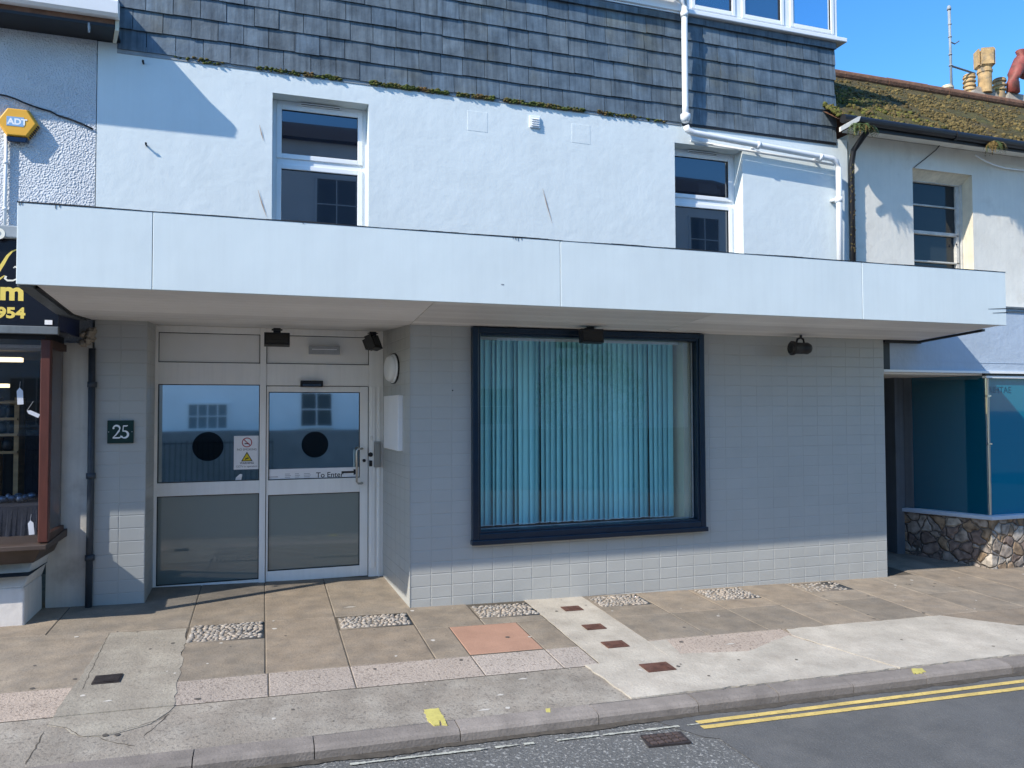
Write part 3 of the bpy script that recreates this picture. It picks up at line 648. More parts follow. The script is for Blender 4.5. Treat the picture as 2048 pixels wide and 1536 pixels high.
# --- canopy
CX0, CX1, CY, CT = -1.60, 7.43, 5.9, 1.413; SF = .857
def sof(y): return SO+(SF-SO)*max(0., (7.0-y)/1.1)+.055*max(0., (y-7.0)/1.2)
mb = MB(); seams = [CX0, A(305, 500, CY)[0], A(1121, 550, CY)[0], A(1725, 590, CY)[0], CX1]
can = MB(); can.box(CX0+.031, CX1-.031, CY+.03, 7.0, SF+.03, CT-.02); can.box(CX0+.031, FX0, 7.0, UY, SO+.12, CT-.02); can.box(FX0, 6.98, 7.0, UY, SO+.35, CT-.02)
canopy = can.build('canopy', m_fascia, shop)
for a, b in zip(seams, seams[1:]):
    mb = MB(); mb.box(a+.002, b-.002, CY, CY+.028, SF-.004, CT); mb.build('fascia_panel', m_fascia, canopy, bevel=.003, seg=1)
mb = MB(); mb.box(CX0+.001, CX0+.03, CY+.03, UY-.002, SO+.10, CT-.002); mb.build('end_panel', m_fascia, canopy)
mb = MB(); ebx = lambda a, b, y0, y1, d0, d1: mb.hexa([(a, y0, sof(y0)+d0), (b, y0, sof(y0)+d0), (b, y1, sof(y1)+d0), (a, y1, sof(y1)+d0)], [(a, y0, sof(y0)+d1), (b, y0, sof(y0)+d1), (b, y1, sof(y1)+d1), (a, y1, sof(y1)+d1)])
ebx(CX0, CX0+.085, CY+.03, 7.0, -.012, .04); ebx(CX0, CX0+.085, 7.0, 7.66, -.012, .04); mb.build('end_trim', m_greypost, canopy)
mb = MB(); ebx(CX0+.09, CX0+.115, CY+.12, 7.0, -.004, .03); ebx(CX0+.09, CX0+.115, 7.0, 7.66, -.004, .03); mb.build('end_gap', m_black, canopy)
mb = MB(); mb.box(CX1-.03, CX1-.002, CY+.03, 7.028, SF+.0, CT-.002); mb.build('end_panel', m_fascia, canopy)
mb = MB(); ebx(CX1-.045, CX1-.003, CY+.25, 7.0, -.026, -.0015); mb.box(6.88, CX1-.003, 6.985, 7.02, SO-.035, SO-.003); mb.build('dark_end_bead', m_black, canopy)
mb = MB(); y = CY+.03; k = 0                  # soffit boards
while y < 8.27:
    y1 = min(y+.098, 8.27)
    for a, b in ((CX0+.116, FX0+.0), (FX0+.0, 3.92), (3.92, CX1-.046)):
        if y1 > 7.02 and a >= FX0-.001: continue
        ebx(a+.003, b-.003, y+.0022, y1-.0022, 0, .02); mb.t[-6:] = [(random.uniform(.80, 1.06),)*3]*6
    y = y1
ebx(CX0+.1, CX1-.05, CY+.03, 7.0, .021, .029); mb.mi[-6:] = [1]*6; ebx(CX0+.1, FX0, 7.0, 8.4, .021, .029); mb.mi[-6:] = [1]*6
mb.build('soffit', [m_soffit, m_mortar], canopy)
mb = MB(); pts = []                           # black roofing edge on top of the fascia
n = 140
for k in range(n):
    x0, x1 = CX0+(CX1-CX0)*k/n, CX0+(CX1-CX0)*(k+1)/n; h = .006+.004*math.sin(k*.37)*math.sin(k*.11+1)+random.uniform(0, .002)
    mb.box(x0, x1-.0005, CY-.003, CY+.12, CT+.0005, CT+h)
for px in (37, 42, 110, 118, 1026, 1031, 1036, 1043, 606):
    x, z = A(px, 480, CY); mb.box(x-.0015, x+.0015, CY-.004, CY-.0015, CT-random.uniform(.01, .03), CT+.004)
mb.build('roofing_edge', m_rubber, canopy)
mb = MB(); mb.box(CX0+.03, CX1-.03, CY+.12, UY-.005, CT-.018, CT-.004); mb.build('canopy_roof', m_rubber, canopy)
x, z = A(1005, 569, CY); mb = MB(); mb.blob((x, CY, z), .016, .003, .006, 0, 8, 5); mb.build('fascia_dent', m_lead, canopy)
mb = MB()
for p, q in (((1976, 618), (2014, 617)), ((1985, 626), (2015, 625))):
    (a, za), (b, zb) = A(*p, CY), A(*q, CY); stroke(mb, [(a, za, .002), (b, zb, .004)], CY-.0025)
mb.build('fascia_scratch', m_rubber, canopy)
# --- shop window
mb = MB()
frame_rect(mb, WX0, WX1, WZ0, WZ1, .062, 6.935, 7.06, 0, wb=.072, wt=.055)
sw = mb.build('shop_window', m_navy, shop, bevel=.008)
mb = MB(); frame_rect(mb, WX0+.055, WX1-.055, WZ0+.06, WZ1-.05, .03, 6.955, 7.09); mb.build('inner_bead', m_navy, sw, bevel=.005)
mb = MB(); mb.box(WX0-.012, WX1+.012, 6.915, 6.99, WZ0-.035, WZ0+.012); mb.build('sill', m_navy, sw, bevel=.006)
mb = MB(); mb.quad((WX0+.08, 7.05, WZ0+.08), (WX1-.08, 7.05, WZ0+.08), (WX1-.08, 7.05, WZ1-.08), (WX0+.08, 7.05, WZ1-.08)); mb.build('pane', g_clear, sw)
mb = MB()
for x in (WX0+.093, WX1-.101): mb.box(x, x+.008, 7.03, 7.049, WZ0+.10, WZ1-.088)
mb.box(WX0+.093, WX1-.093, 7.03, 7.049, WZ0+.098, WZ0+.106); mb.build('glazing_bead', m_lead, sw)
# room behind
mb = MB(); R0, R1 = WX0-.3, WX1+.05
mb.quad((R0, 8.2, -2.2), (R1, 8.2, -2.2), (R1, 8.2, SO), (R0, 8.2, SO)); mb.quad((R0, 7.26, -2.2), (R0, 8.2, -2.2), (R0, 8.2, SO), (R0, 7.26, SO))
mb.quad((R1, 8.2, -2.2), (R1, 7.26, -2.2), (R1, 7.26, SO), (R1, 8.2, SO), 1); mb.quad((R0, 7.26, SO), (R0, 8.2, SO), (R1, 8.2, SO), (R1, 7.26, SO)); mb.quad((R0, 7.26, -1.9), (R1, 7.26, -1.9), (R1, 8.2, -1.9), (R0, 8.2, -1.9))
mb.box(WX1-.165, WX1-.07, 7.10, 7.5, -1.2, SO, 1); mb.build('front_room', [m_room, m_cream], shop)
# vertical blind
vb = thing('vertical_blind', 'teal vertical slat blind hanging behind the navy framed shop window', 'blind', (3.1, 7.2, .7))
mb = MB(); mb.box(WX0+.07, WX1-.17, 7.18, 7.23, WZ1-.10, WZ1-.06); mb.build('headrail', m_upvc, vb)
x = WX0+.115; ends = WX1-.215; chain = []; i = 0
while x < ends:
    w = .089; ang = math.radians(random.gauss(24, 6))
    if random.random() < .08: ang = math.radians(random.uniform(36, 46))
    mb = MB(); zb = WZ0+.10+random.uniform(-.004, .004); zt = WZ1-.1; sw_ = random.gauss(0, .006); n = 3
    ca, sa = math.cos(ang)*w/2, math.sin(ang)*w/2; t = random.uniform(.85, 1.08); vs = []
    for zz, off in ((zt, 0), (zb, sw_)):
        for q in (-1, -.33, .33, 1): vs.append((x+off+ca*q, 7.205+sa*q-(.004 if abs(q) < .5 else 0), zz))
    mb.add(vs, [(k, k+1, 4+k+1, 4+k) for k in range(3)], 0, t)
    mb.build('slat', m_blind, vb); chain.append((x+sw_, 7.175, zb+.012+(.0 if i % 2 else -.006))); x += random.uniform(.054, .062); i += 1
mb = MB(); mb.tube(chain, .0035, 6); mb.build('bead_chain', m_upvc, vb)

# --- entrance screen and door
DY = 8.22
def D(px, py, Y=DY): return A(px, py, Y)
jx0, jx1 = D(300, 900)[0], 1.238; mx0, mx1 = D(519, 900)[0], D(531.5, 900)[0]; dx1 = D(736, 900)[0]
zth = D(420, 1174)[1]-.02; zt = SO+.054
zp0, zp1 = D(520, 727)[1], D(520, 669)[1]; zg1 = D(313, 768)[1]; zd1 = D(640, 773)[1]
zr1, zr0 = D(415, 964)[1], D(415, 990)[1]; zb1 = D(415, 1166)[1]
mb = MB(); Yf, Yb = DY, DY+.09
mb.box(jx0, jx0+.065, Yf, Yb, zth, zt); mb.box(mx0, mx1, Yf-.012, Yb, zth, zt); mb.box(dx1+.008, jx1, Yf, Yb, zth-.04, zt)
mb.box(jx0+.065, mx0, Yf+.002, Yb, zp1, zt); mb.box(mx1, dx1+.008, Yf+.002, Yb, zp1, zt)
mb.box(jx0+.065, mx0, Yf+.002, Yb, zg1, zp0); mb.box(mx1, dx1+.008, Yf+.002, Yb, zd1+.008, zp0)
mb.box(jx0+.065, mx0, Yf+.002, Yb, zr0, zr1); mb.box(jx0+.065, mx0, Yf+.002, Yb, zth, zb1)
mb.box(mx1, jx1, Yf+.03, Yb, zth-.05, zth+.0)
scr = mb.build('entrance_screen', m_alu, shop, bevel=.004)
mb = MB(); mb.box(dx1+.03, dx1+.075, Yf-.012, Yf, zth+.1, zd1); mb.box(dx1+.105, jx1-.03, Yf-.010, Yf, zth-.03, zd1); mb.build('door_jamb_trim', m_alu, scr, bevel=.003)
for a, b in ((jx0+.065, mx0), (mx1, dx1+.008)):
    mb = MB(); mb.box(a+.006, b-.006, Yf+.02, Yf+.04, zp0+.006, zp1-.006); mb.build('transom_panel', m_alup, scr)
    mb = MB(); frame_rect(mb, a, b, zp0, zp1, .007, Yf+.012, Yf+.03); mb.build('panel_gasket', m_gasket, scr)
for a, b, c, d, g in ((jx0+.065, mx0, zr1, zg1, g_film), (jx0+.065, mx0, zb1, zr0, g_low)):
    mb = MB(); mb.box(a+.006, b-.006, Yf+.035, Yf+.045, c+.006, d-.006); mb.build('fixed_pane', g, scr)
    mb = MB(); frame_rect(mb, a, b, c, d, .008, Yf+.014, Yf+.05); mb.build('pane_gasket', m_gasket, scr)
dx, dz = D(416, 893, DY+.034); mb = MB(); disc(mb, dx, dz, .148, DY+.0335); mb.build('clear_disc', g_disc, scr)
# door leaf
lx0, lx1 = mx1+.006, dx1; lzb = D(640, 1158)[1]
gx0, gx1 = D(537, 870)[0], D(720, 870)[0]; gz1 = D(630, 784)[1]; gz0 = D(630, 958)[1]; hz1, hz0 = D(630, 987)[1], D(630, 1137)[1]
mb = MB(); y0, y1 = DY+.004, DY+.06
mb.box(lx0, gx0, y0, y1, lzb, zd1); mb.box(gx1, lx1, y0, y1, lzb, zd1)
mb.box(gx0, gx1, y0+.001, y1, gz1, zd1); mb.box(gx0, gx1, y0+.001, y1, hz1, gz0); mb.box(gx0, gx1, y0+.001, y1, lzb, hz0)
door = mb.build('entrance_door', m_alu, shop, bevel=.004)
for c, d, g in ((gz0, gz1, g_film), (hz0, hz1, g_low)):
    mb = MB(); mb.box(gx0+.006, gx1-.006, y0+.026, y0+.036, c+.006, d-.006); mb.build('door_pane', g, door)
    mb = MB(); frame_rect(mb, gx0, gx1, c, d, .008, y0+.01, y0+.04); mb.build('door_gasket', m_gasket, door)
dx, dz = D(630, 889, y0+.025); mb = MB(); disc(mb, dx, dz, .138, y0+.0245); mb.build('clear_disc', g_disc, door)
hx = D(712, 930)[0]; ht, hb = D(712, 897)[1], D(712, 966)[1]
mb = MB(); yo = DY-.075
mb.tube([(hx+.06, DY, ht), (hx+.06, yo+.02, ht), (hx+.045, yo, ht), (hx+.015, yo, ht), (hx, yo, ht-.02), (hx, yo, hb+.02), (hx+.015, yo, hb), (hx+.045, yo, hb), (hx+.06, yo+.02, hb), (hx+.06, DY, hb)], .0115, 10)
mb.build('pull_handle', m_steel, door, smooth=True)
for px, py, r in ((728, 921, .017), (741, 909, .024)):
    mb = MB(); x, z = D(px, py); mb.lathe([(r, 0), (r, .016), (r*.6, .02)], (x, DY+.0, z), 16, 0, (0,-1,0)); mb.build('lock_cylinder', m_black, door)
x, z = D(741, 925); mb = MB(); mb.box(x-.016, x+.016, DY-.018, DY+.002, z-.04, z+.022); mb.build('lock_lever', m_black, door)
(x0, z1_), (x1, z0_) = D(747, 883), D(761, 934); mb = MB(); mb.box(x0, x1, DY-.03, DY+.002, z0_, z1_); mb.box(x0+.012, x1-.012, DY-.036, DY-.03, z0_+.02, z1_-.02); mb.build('keypad_box', M('grey_keypad_plastic', (.30,.30,.28), .5), scr, bevel=.004)
x, z = D(742, 876); mb = MB(); mb.box(x-.012, x+.012, DY-.02, DY+.002, z-.025, z+.02); mb.build('door_contact', m_alup, scr, bevel=.003)
mb = MB(); mb.box(-1.05, 1.32, 8.36, 8.40, -2.2, SO+.1); mb.build('door_light_block', m_black, shop)  # added black panel, blocks stray light showing through the door gaps
mb = MB()                                    # thin black line round the door leaf
mb.box(lx1+.0005, lx1+.0075, DY+.02, DY+.05, lzb, zd1); mb.box(mx1+.0003, mx1+.0057, DY+.02, DY+.05, lzb, zd1); mb.box(lx0, lx1, DY+.02, DY+.05, zd1+.0005, zd1+.0075); mb.build('door_gap', m_gasket, scr)

# --- things on and around the front
# number plate 25
(x0, z1_), (x1, z0_) = A(215, 841, 7.665), A(267, 886, 7.665)
t = thing('number_plate', 'dark green square plate with white number 25 on the grey tiled pier', 'sign', ((x0+x1)/2, 7.67, z0_))
mb = MB(); mb.box(x0, x1, 7.655, 7.677, z0_, z1_); mb.build('plate', m_green, t, bevel=.003)
mb = MB(); Yt = 7.6535; cz = (z0_+z1_)/2
def arcp(cx, cz_, r, a0, a1, n, w0, w1, ry=None):
    return [(cx+r*math.cos(math.radians(a0+(a1-a0)*k/n)), cz_+(ry or r)*math.sin(math.radians(a0+(a1-a0)*k/n)), w0+(w1-w0)*math.sin(math.pi*k/n)) for k in range(n+1)]
H = .062; x2 = x0+(x1-x0)*.36; x5 = x0+(x1-x0)*.66
p2 = arcp(x2-.002, cz+.030, .027, 165, -25, 14, .004, .0085)+[(x2+.018, cz+.008, .0075), (x2-.004, cz-.025, .005), (x2-.028, cz-.050, .0035)]
stroke(mb, p2, Yt); stroke(mb, [(x2-.032, cz-.054, .0065), (x2+.02, cz-.054, .0065), (x2+.032, cz-.050, .005)], Yt-.0002); stroke(mb, [(x2+.029, cz-.056, .003), (x2+.036, cz-.030, .002)], Yt-.0004)
disc(mb, x2-.026, cz+.034, .009, Yt-.0003, 0, 14)
p5 = [(x5-.014, cz+.006, .004)]+arcp(x5-.002, cz-.024, .031, 115, -125, 16, .004, .0095)
stroke(mb, p5, Yt); stroke(mb, [(x5-.014, cz+.004, .004), (x5-.010, cz+.056, .0035)], Yt-.0002); stroke(mb, [(x5-.011, cz+.053, .006), (x5+.016, cz+.053, .006), (x5+.027, cz+.058, .003)], Yt-.0004)
disc(mb, x5-.022, cz-.045, .009, Yt-.0003, 0, 14)
mb.build('numerals', m_white_l, t)
for x in (x0+.012, x1-.012):
    mb = MB(); mb.lathe([(.005, 0), (.004, .002)], (x, 7.655, cz), 10, 0, (0,-1,0)); mb.build('screw', m_steel, t)
# notice on the fixed pane
YN = DY+.030
(x0, z1_), (x1, z0_) = A(468, 872, YN), A(518.5, 938, YN)
t = thing('safety_notice', 'white no smoking and warning notice stuck on the left entrance pane', 'notice', ((x0+x1)/2, YN, z0_))
mb = MB(); mb.box(x0, x1, YN-.002, YN+.002, z0_, z1_); mb.build('sheet', m_notice, t)
mb = MB(); cx = x0+(x1-x0)*.51; w = x1-x0; zc_ = z1_-.068; Yk = YN-.0026
disc(mb, cx, zc_, .050, Yk, 0, 28, .041); stroke(mb, [(cx-.030, zc_+.030, .0045), (cx+.030, zc_-.030, .0045)], Yk-.0002); mb.build('prohibition_ring', m_red_l, t)
mb = MB(); stroke(mb, [(cx-.024, zc_-.012, .005), (cx+.022, zc_-.012, .005)], Yk+.0002)
text_shapes(mb, 'NO SMOKING', cx, z1_-.150, Yk, .030, align='CENTER'); text_shapes(mb, 'WARNING', cx, z0_+.056, Yk, .028, align='CENTER', bold=.0005); text_shapes(mb, 'CCTV in operation', cx, z0_+.022, Yk, .026, align='CENTER')
mb.build('print', m_blk_l, t)
zt_ = z0_+.083; mb = MB(); mb.add([(cx-.056, Yk, zt_), (cx+.056, Yk, zt_), (cx, Yk, zt_+.098)], [(0,1,2)]); mb.build('triangle_border', m_blk_l, t)
mb = MB(); mb.add([(cx-.042, Yk-.0004, zt_+.008), (cx+.042, Yk-.0004, zt_+.008), (cx, Yk-.0004, zt_+.082)], [(0,1,2)]); mb.build('warning_triangle', m_yel_l, t)
mb = MB(); stroke(mb, [(cx-.018, zt_+.022, .005), (cx+.016, zt_+.034, .006)], Yk-.0007); stroke(mb, [(cx-.014, zt_+.016, .003), (cx-.002, zt_+.026, .003)], Yk-.0008); mb.build('camera_symbol', m_blk_l, t)
# small leaflet low on the pane
x, z = A(478, 955, YN); mb = MB(); mb.plate([(x-.035, z-.03), (x+.02, z-.035), (x+.032, z+.03), (x+.01, z+.036), (x-.03, z+.0)], YN-.001, YN+.001)
tag(mb.build('paper_scrap', m_notice), 'torn scrap of paper on the left entrance pane below the notice', 'paper')
# to enter strip
YS = DY+.027
(x0, z1_), (x1, z0_) = A(533.5, 939, YS), A(719, 957.5, YS)
t = thing('instruction_strip', 'white strip reading To Enter with black pointer across the door glass', 'notice', ((x0+x1)/2, YS, z0_))
mb = MB(); mb.box(x0, x1, YS-.002, YS+.002, z0_, z1_); mb.build('strip', m_notice, t)
mb = MB(); xt = A(632, 950, YS)[0]; text_shapes(mb, 'To Enter', xt, z0_+.027, YS-.0026, .078, bold=.0008); mb.build('lettering', m_blk_l, t); mb = MB()
xa, xb = A(683, 945, YS)[0], A(707, 945, YS)[0]; zz = (z0_+z1_)/2+.012
stroke(mb, [(xa, zz, .011), (xb, zz, .011)], YS-.0027); stroke(mb, [(xb, zz, .032), (xb+.022, zz, .026)], YS-.0028); mb.build('pointer', m_blk_l, t)
mb = MB(); xg = A(570, 950, YS)[0]
for c_, w_ in ((0, .06), (.1, .05), (.19, .07)):
    mb = MB()
    for k in range(4): stroke(mb, [(xg+c_, z0_+.022+k*.017, .003), (xg+c_+w_-.01*(k%2), z0_+.022+k*.017, .003)], YS-.0026)
    mb.build('faded_print', m_grey_l, t)
mb = MB(); stroke(mb, [(xg-.17, z0_+.047, .004), (xg-.07, z0_+.047, .004)], YS-.0026); mb.build('faded_print', m_grey_l, t)
# sensor above the door
(x0, z1_), (x1, z0_) = A(601, 761, DY-.04), A(646, 774, DY-.04)
t = thing('door_sensor', 'slim black motion sensor fixed above the entrance door', 'sensor', ((x0+x1)/2, DY, z0_))
mb = MB(); mb.box(x0, x1, DY-.055, DY+.001, z0_, z1_); mb.build('housing', m_black, t, bevel=.006); mb = MB(); mb.box(x0+.02, x1-.02, DY-.058, DY-.0545, z0_+.008, z0_+.03); mb.build('lens', g_disc, t)
# emergency bulkhead light on the transom
(x0, z1_), (x1, z0_) = A(616, 690, DY-.05), A(681, 711, DY-.05)
t = thing('emergency_light', 'rectangular emergency light with clear ribbed cover on the transom panel', 'light', ((x0+x1)/2, DY, z0_))
mb = MB(); mb.box(x0, x1, DY-.03, DY+.019, z0_, z1_); mb.build('base', m_alup, t, bevel=.006)
mb = MB(); mb.box(x0+.008, x1-.008, DY-.065, DY-.03, z0_+.008, z1_-.008)
for k in range(14): xx = x0+.02+k*(x1-x0-.04)/13; mb.box(xx-.003, xx+.003, DY-.068, DY-.065, z0_+.014, z1_-.014)
mb.build('diffuser', M('grey_prismatic_diffuser', (.40,.40,.39), .2, var=.1, vs=20), t, bevel=.005)
mb = MB(); mb.box(x0+.04, x1-.04, DY-.069, DY-.0682, (z0_+z1_)/2+.004, (z0_+z1_)/2+.012); mb.build('tube_line', m_white_l, t)
# oval bulkhead on the return wall and white panel under it
def on_return(y, off=0.):
    tt = (y-7.0)/(RY-7.0); return Vector((FX0+(RX-FX0)*tt, y, 0))+wn*off
def ret_y(px):          # depth on the return wall plane of a pixel column
    d = ray(px, 800); 
    # FX0 + (RX-FX0)*(t*dy-7)/(RY-7) = t*dx
    k = (RX-FX0)/(RY-7.0); tt = (FX0-7*k)/(d.x-k*d.y); return tt*d.y
ya, yb = ret_y(799), ret_y(779); yc = (ya+yb)/2
zc1, zc0 = -.0, 0
def retz(px, py): d = ray(px, py); k = (RX-FX0)/(RY-7.0); tt = (FX0-7*k)/(d.x-k*d.y); return tt*d.z
zt_, zb_ = retz(790, 708), retz(790, 766)
p = on_return(yc); t = thing('oval_bulkhead_light', 'white oval bulkhead light on the tiled return wall beside the door', 'light', (p.x, p.y, zb_))
mb = MB(); rz_ = (zt_-zb_)/2; ry_ = max(.10, (yb-ya)/2)
for (s, o0, o1), mm in (((1., .0, .03), 0), ((.9, .03, .07), 0)):
    n = 28; base = []
    for (sc, of) in ((s, o0), (s, o1*.7), (s*.9, o1), (s*.6, o1*1.12)):
        for k in range(n):
            a = 2*math.pi*k/n; q = on_return(yc+ry_*sc*math.cos(a), of); base.append((q.x, q.y, (zt_+zb_)/2+rz_*sc*math.sin(a)))
    mb.add(base, [(i*n+k, i*n+(k+1)%n, (i+1)*n+(k+1)%n, (i+1)*n+k) for i in range(3) for k in range(n)]+[tuple(3*n+k for k in range(n))])
mb.build('lamp_cover', m_upvc, t, smooth=True)
mb = MB(); n = 28; base = []
for (sc, of) in ((1.06, .0), (1.06, .016), (.98, .018)):
    for k in range(n): a = 2*math.pi*k/n; q = on_return(yc+ry_*sc*math.cos(a), of); base.append((q.x, q.y, (zt_+zb_)/2+rz_*sc*math.sin(a)))
mb.add(base, [(i*n+k, i*n+(k+1)%n, (i+1)*n+(k+1)%n, (i+1)*n+k) for i in range(2) for k in range(n)]); mb.build('rim', m_black, t)
ya, yb = ret_y(806), ret_y(777); zt_, zb_ = retz(806, 790), retz(806, 902)
p = on_return((ya+yb)/2); t = MB(); q = [on_return(ya, 0), on_return(yb, 0), on_return(yb, .05), on_return(ya, .05)]
t.hexa([(v.x, v.y, zb_) for v in q], [(v.x, v.y, zt_) for v in q])
tag(t.build('wall_panel', m_notice, bevel=.006), 'blank white box panel on the tiled return wall below the oval light', 'panel')
# floodlights under the canopy
def floodlight(x, y, yaw, pitch, label, w=.24, h=.12, kind=0, drop=.05):
    t = thing('floodlight', label, 'floodlight', (x, y, SO-.0), 'black floodlights under the canopy')
    R_ = Matrix.Rotation(yaw, 3, 'Z') @ Matrix.Rotation(pitch, 3, 'X')
    def put(mb, pts): return [tuple(R_ @ Vector(p)+Vector((x, y, SO-drop-h/2-.0))) for p in pts]
    mb = MB()
    if kind == 0:
        mb.box(-w/2, w/2, -.045, .03, -h/2, h/2); mb.box(-w/2+.02, w/2-.02, .03, .055, -h/2+.02, h/2-.02)
        for k in range(6): xx = -w/2+.03+k*(w-.06)/5; mb.box(xx-.004, xx+.004, .055, .075, -h/2+.02, h/2-.02)
    else:
        mb.lathe([(h*.50, -w*.5), (h*.56, -w*.47), (h*.56, -w*.38), (h*.46, -w*.36), (h*.44, w*.1), (h*.47, w*.3), (h*.36, w*.44), (h*.18, w*.5)], (0,0,0), 20, 0, (1,0,0))
    mb.v = put(mb, mb.v); mb.build('lamp_body', m_black, t, bevel=.005 if kind == 0 else 0, smooth=kind == 1)
    mb = MB()
    if kind == 0:
        mb.box(-w/2+.015, w/2-.015, -.0485, -.0455, -h/2+.015, h/2-.015); mb.v = put(mb, mb.v); mb.build('lens', g_disc, t)
    else:
        mb.lathe([(h*.44, 0), (h*.40, .006)], (-w*.5, 0, 0), 20, 0, (-1,0,0)); mb.v = put(mb, mb.v); mb.build('lens', g_disc, t)
    mb = MB(); hh = h*.42
    if kind == 0:
        mb.box(-.035, .035, .0, .02, h/2-.01, h/2+drop+.01); mb.box(-.05, .05, -.02, .05, h/2+drop*.7, h/2+drop-.002)
        mb.v = [(a+x, b+y, c+SO-drop-h/2) for a, b, c in mb.v]; mb.build('bracket', m_black, t)
    else:
        mb.tube([(-.06, 0, hh), (-.045, 0, h/2+.03), (0, 0, h/2+.045), (.03, 0, h/2+.03), (.04, 0, hh)], .012, 8); mb.tube([(0, 0, h/2+.04), (0, 0, h/2+drop)], .014, 8)
        mb.v = [(a+x, b+y, c+SO-drop-h/2) for a, b, c in mb.v]; mb.build('bracket', m_black, t)
x = A(554, 675, 7.75)[0]; floodlight(x, 7.75, 0, math.radians(-14), 'flat black floodlight hanging above the left entrance pane and mullion', .24, .125, 0, .045)
x = A(746, 672, 7.85)[0]; floodlight(x, 7.85, math.radians(58), math.radians(-22), 'black floodlight turned sideways above the door beside the tiled return', .2, .15, 0, .03)
x = A(1186, 668, 6.7)[0]; floodlight(x, 6.75, 0, math.radians(-8), 'black floodlight hanging in front of the top of the blind window', .235, .135, 0, .02)
x = A(1602, 697, 6.8)[0]; floodlight(x, 6.8, math.radians(-4), 0, 'barrel shaped black floodlight hanging before the tiled wall on the right', .245, .14, 1, .075)
# tiny fixings on tiles
mb = MB()
for px, py in ((905, 781),):
    x, z = A(px, py, 7.0); mb.lathe([(.007, 0), (.006, .008)], (x, 6.998, z), 10, 0, (0,-1,0))
mb.build('wall_plug', m_black, shop)
mb = MB(); mb.box(6.885, 6.985, 7.02, 7.12, .44, .77); mb.build('dark_end_gap', m_black, shop)

# ================================================================== LEFT NEIGHBOUR
left = thing('left_shop_building', 'grey roughcast building with black shop sign and red-brown timber shopfront, at the left edge', 'building', (-3.5, 7.7, -1.75))
LX = -1.478
mb = MB(); mb.box(-9, LX, 7.725, 8.1, .55, 3.46); mb.build('roughcast_wall', m_rough, left)
gzl = A(205, 26, 7.32)[1]; ge = A(236, 20, 7.32)[0]
mb = MB(); mb.box(-9, ge-.04, 7.406, 8.1, 3.405, 3.43)
mb.build('eave_soffit', m_black, left)
mb = MB(); v = []
prof = [(7.405, gzl+.14), (7.32, gzl+.14), (7.305, gzl+.12), (7.315, gzl+.015), (7.345, gzl-.005), (7.405, gzl-.005)]
n = len(prof); v = [(-9, y, z) for y, z in prof]+[(ge, y, z) for y, z in prof]
mb.add(v, [tuple(range(n)), tuple(range(2*n-1, n-1, -1))]+[((i+1)%n, i, n+i, n+(i+1)%n) for i in range(n)]); mb.build('gutter', m_pipe, left)
mb = MB(); mb.hexa([(ge-.035, 7.406, 3.38), (ge-.003, 7.406, 3.38), (ge-.07, 7.68, 3.38), (ge-.10, 7.68, 3.38)], [(ge-.035, 7.406, gzl+.139), (ge-.001, 7.406, gzl+.139), (ge-.07, 7.68, 3.80), (ge-.10, 7.68, 3.80)]); mb.build('verge_end', m_cream, left)
mb = MB(); mb.hexa([(-9, 7.406, 3.431), (ge-.041, 7.406, 3.431), (ge-.11, 7.9, 3.431), (-9, 7.9, 3.431)], [(-9, 7.406, gzl+.135), (ge-.041, 7.406, gzl+.135), (ge-.11, 7.9, 3.98), (-9, 7.9, 3.98)]); mb.build('roof', m_rooftile, left)
mb = MB(); mb.blob((A(178, 55, 7.4)[0], 7.4, A(178, 55, 7.4)[1]),   .012, .02, .045, .4, 7, 5, jit=.3); mb.build('hanging_debris', m_lead, left)
# ground floor wall
mb = MB(); mb.box(-1.815, -1.472, 7.69, 8.0, -2.2, .60); mb.build('cream_wall', m_render, left)
# shopfront
sgX = A(117, 640, 6.98)[0]
sz_b, sz_t = A(60, 652, 6.98)[1], A(20, 478, 6.98)[1]
mb = MB(); mb.box(-8.5, sgX-.02, 7.005, 7.72, sz_b+.02, sz_t); mb.box(sgX-.02, sgX, 7.005, 7.72, sz_b-.02, sz_t, 0); mb.build('sign_box', m_navyd, left)
mb = MB(); mb.box(-8.5, sgX, 6.93, 7.72, sz_t+.001, sz_t+.10); mb.build('sign_ledge', m_lead, left, bevel=.01)
mb = MB(); mb.box(-8.5, -1.70, 7.07, 7.69, sz_b-.10, sz_b-.03); mb.build('lintel', m_black, left)
px0, px1 = A(80, 900, 7.08)[0], A(100, 900, 7.08)[0]; zs_ = A(90, 1084, 7.08)[1]
mb = MB(); mb.box(px0, px1, 7.05, 7.12, zs_, sz_b-.10); mb.build('window_post', m_wood, left, bevel=.006)
mb = MB(); mb.box(px1-.05, px1-.01, 7.12, 7.624, zs_, zs_+.06, 0); mb.box(px1-.05, px1-.01, 7.12, 7.624, sz_b-.16, sz_b-.1, 0); mb.box(px1-.05, -1.795, 7.625, 7.69, zs_, sz_b-.1, 0); mb.build('side_frame', m_darkwood, left)
mb = MB(); mb.quad((px1-.03, 7.624, zs_+.05), (px1-.03, 7.12, zs_+.05), (px1-.03, 7.12, sz_b-.15), (px1-.03, 7.624, sz_b-.15)); mb.build('side_pane', g_shop, left)
mb = MB(); mb.box(-1.85, -1.81, 7.60, 7.6249, zs_, sz_b-.1); mb.build('side_stile', m_darkwood, left)
mb = MB(); mb.quad((-8, 7.09, zs_), (px0+.01, 7.09, zs_), (px0+.01, 7.09, sz_b-.1), (-8, 7.09, sz_b-.1)); mb.build('shop_pane', g_shop, left)
sillR = A(133, 1074, 7.66)[0]; zf = A(96, 1092, 7.0)[1]
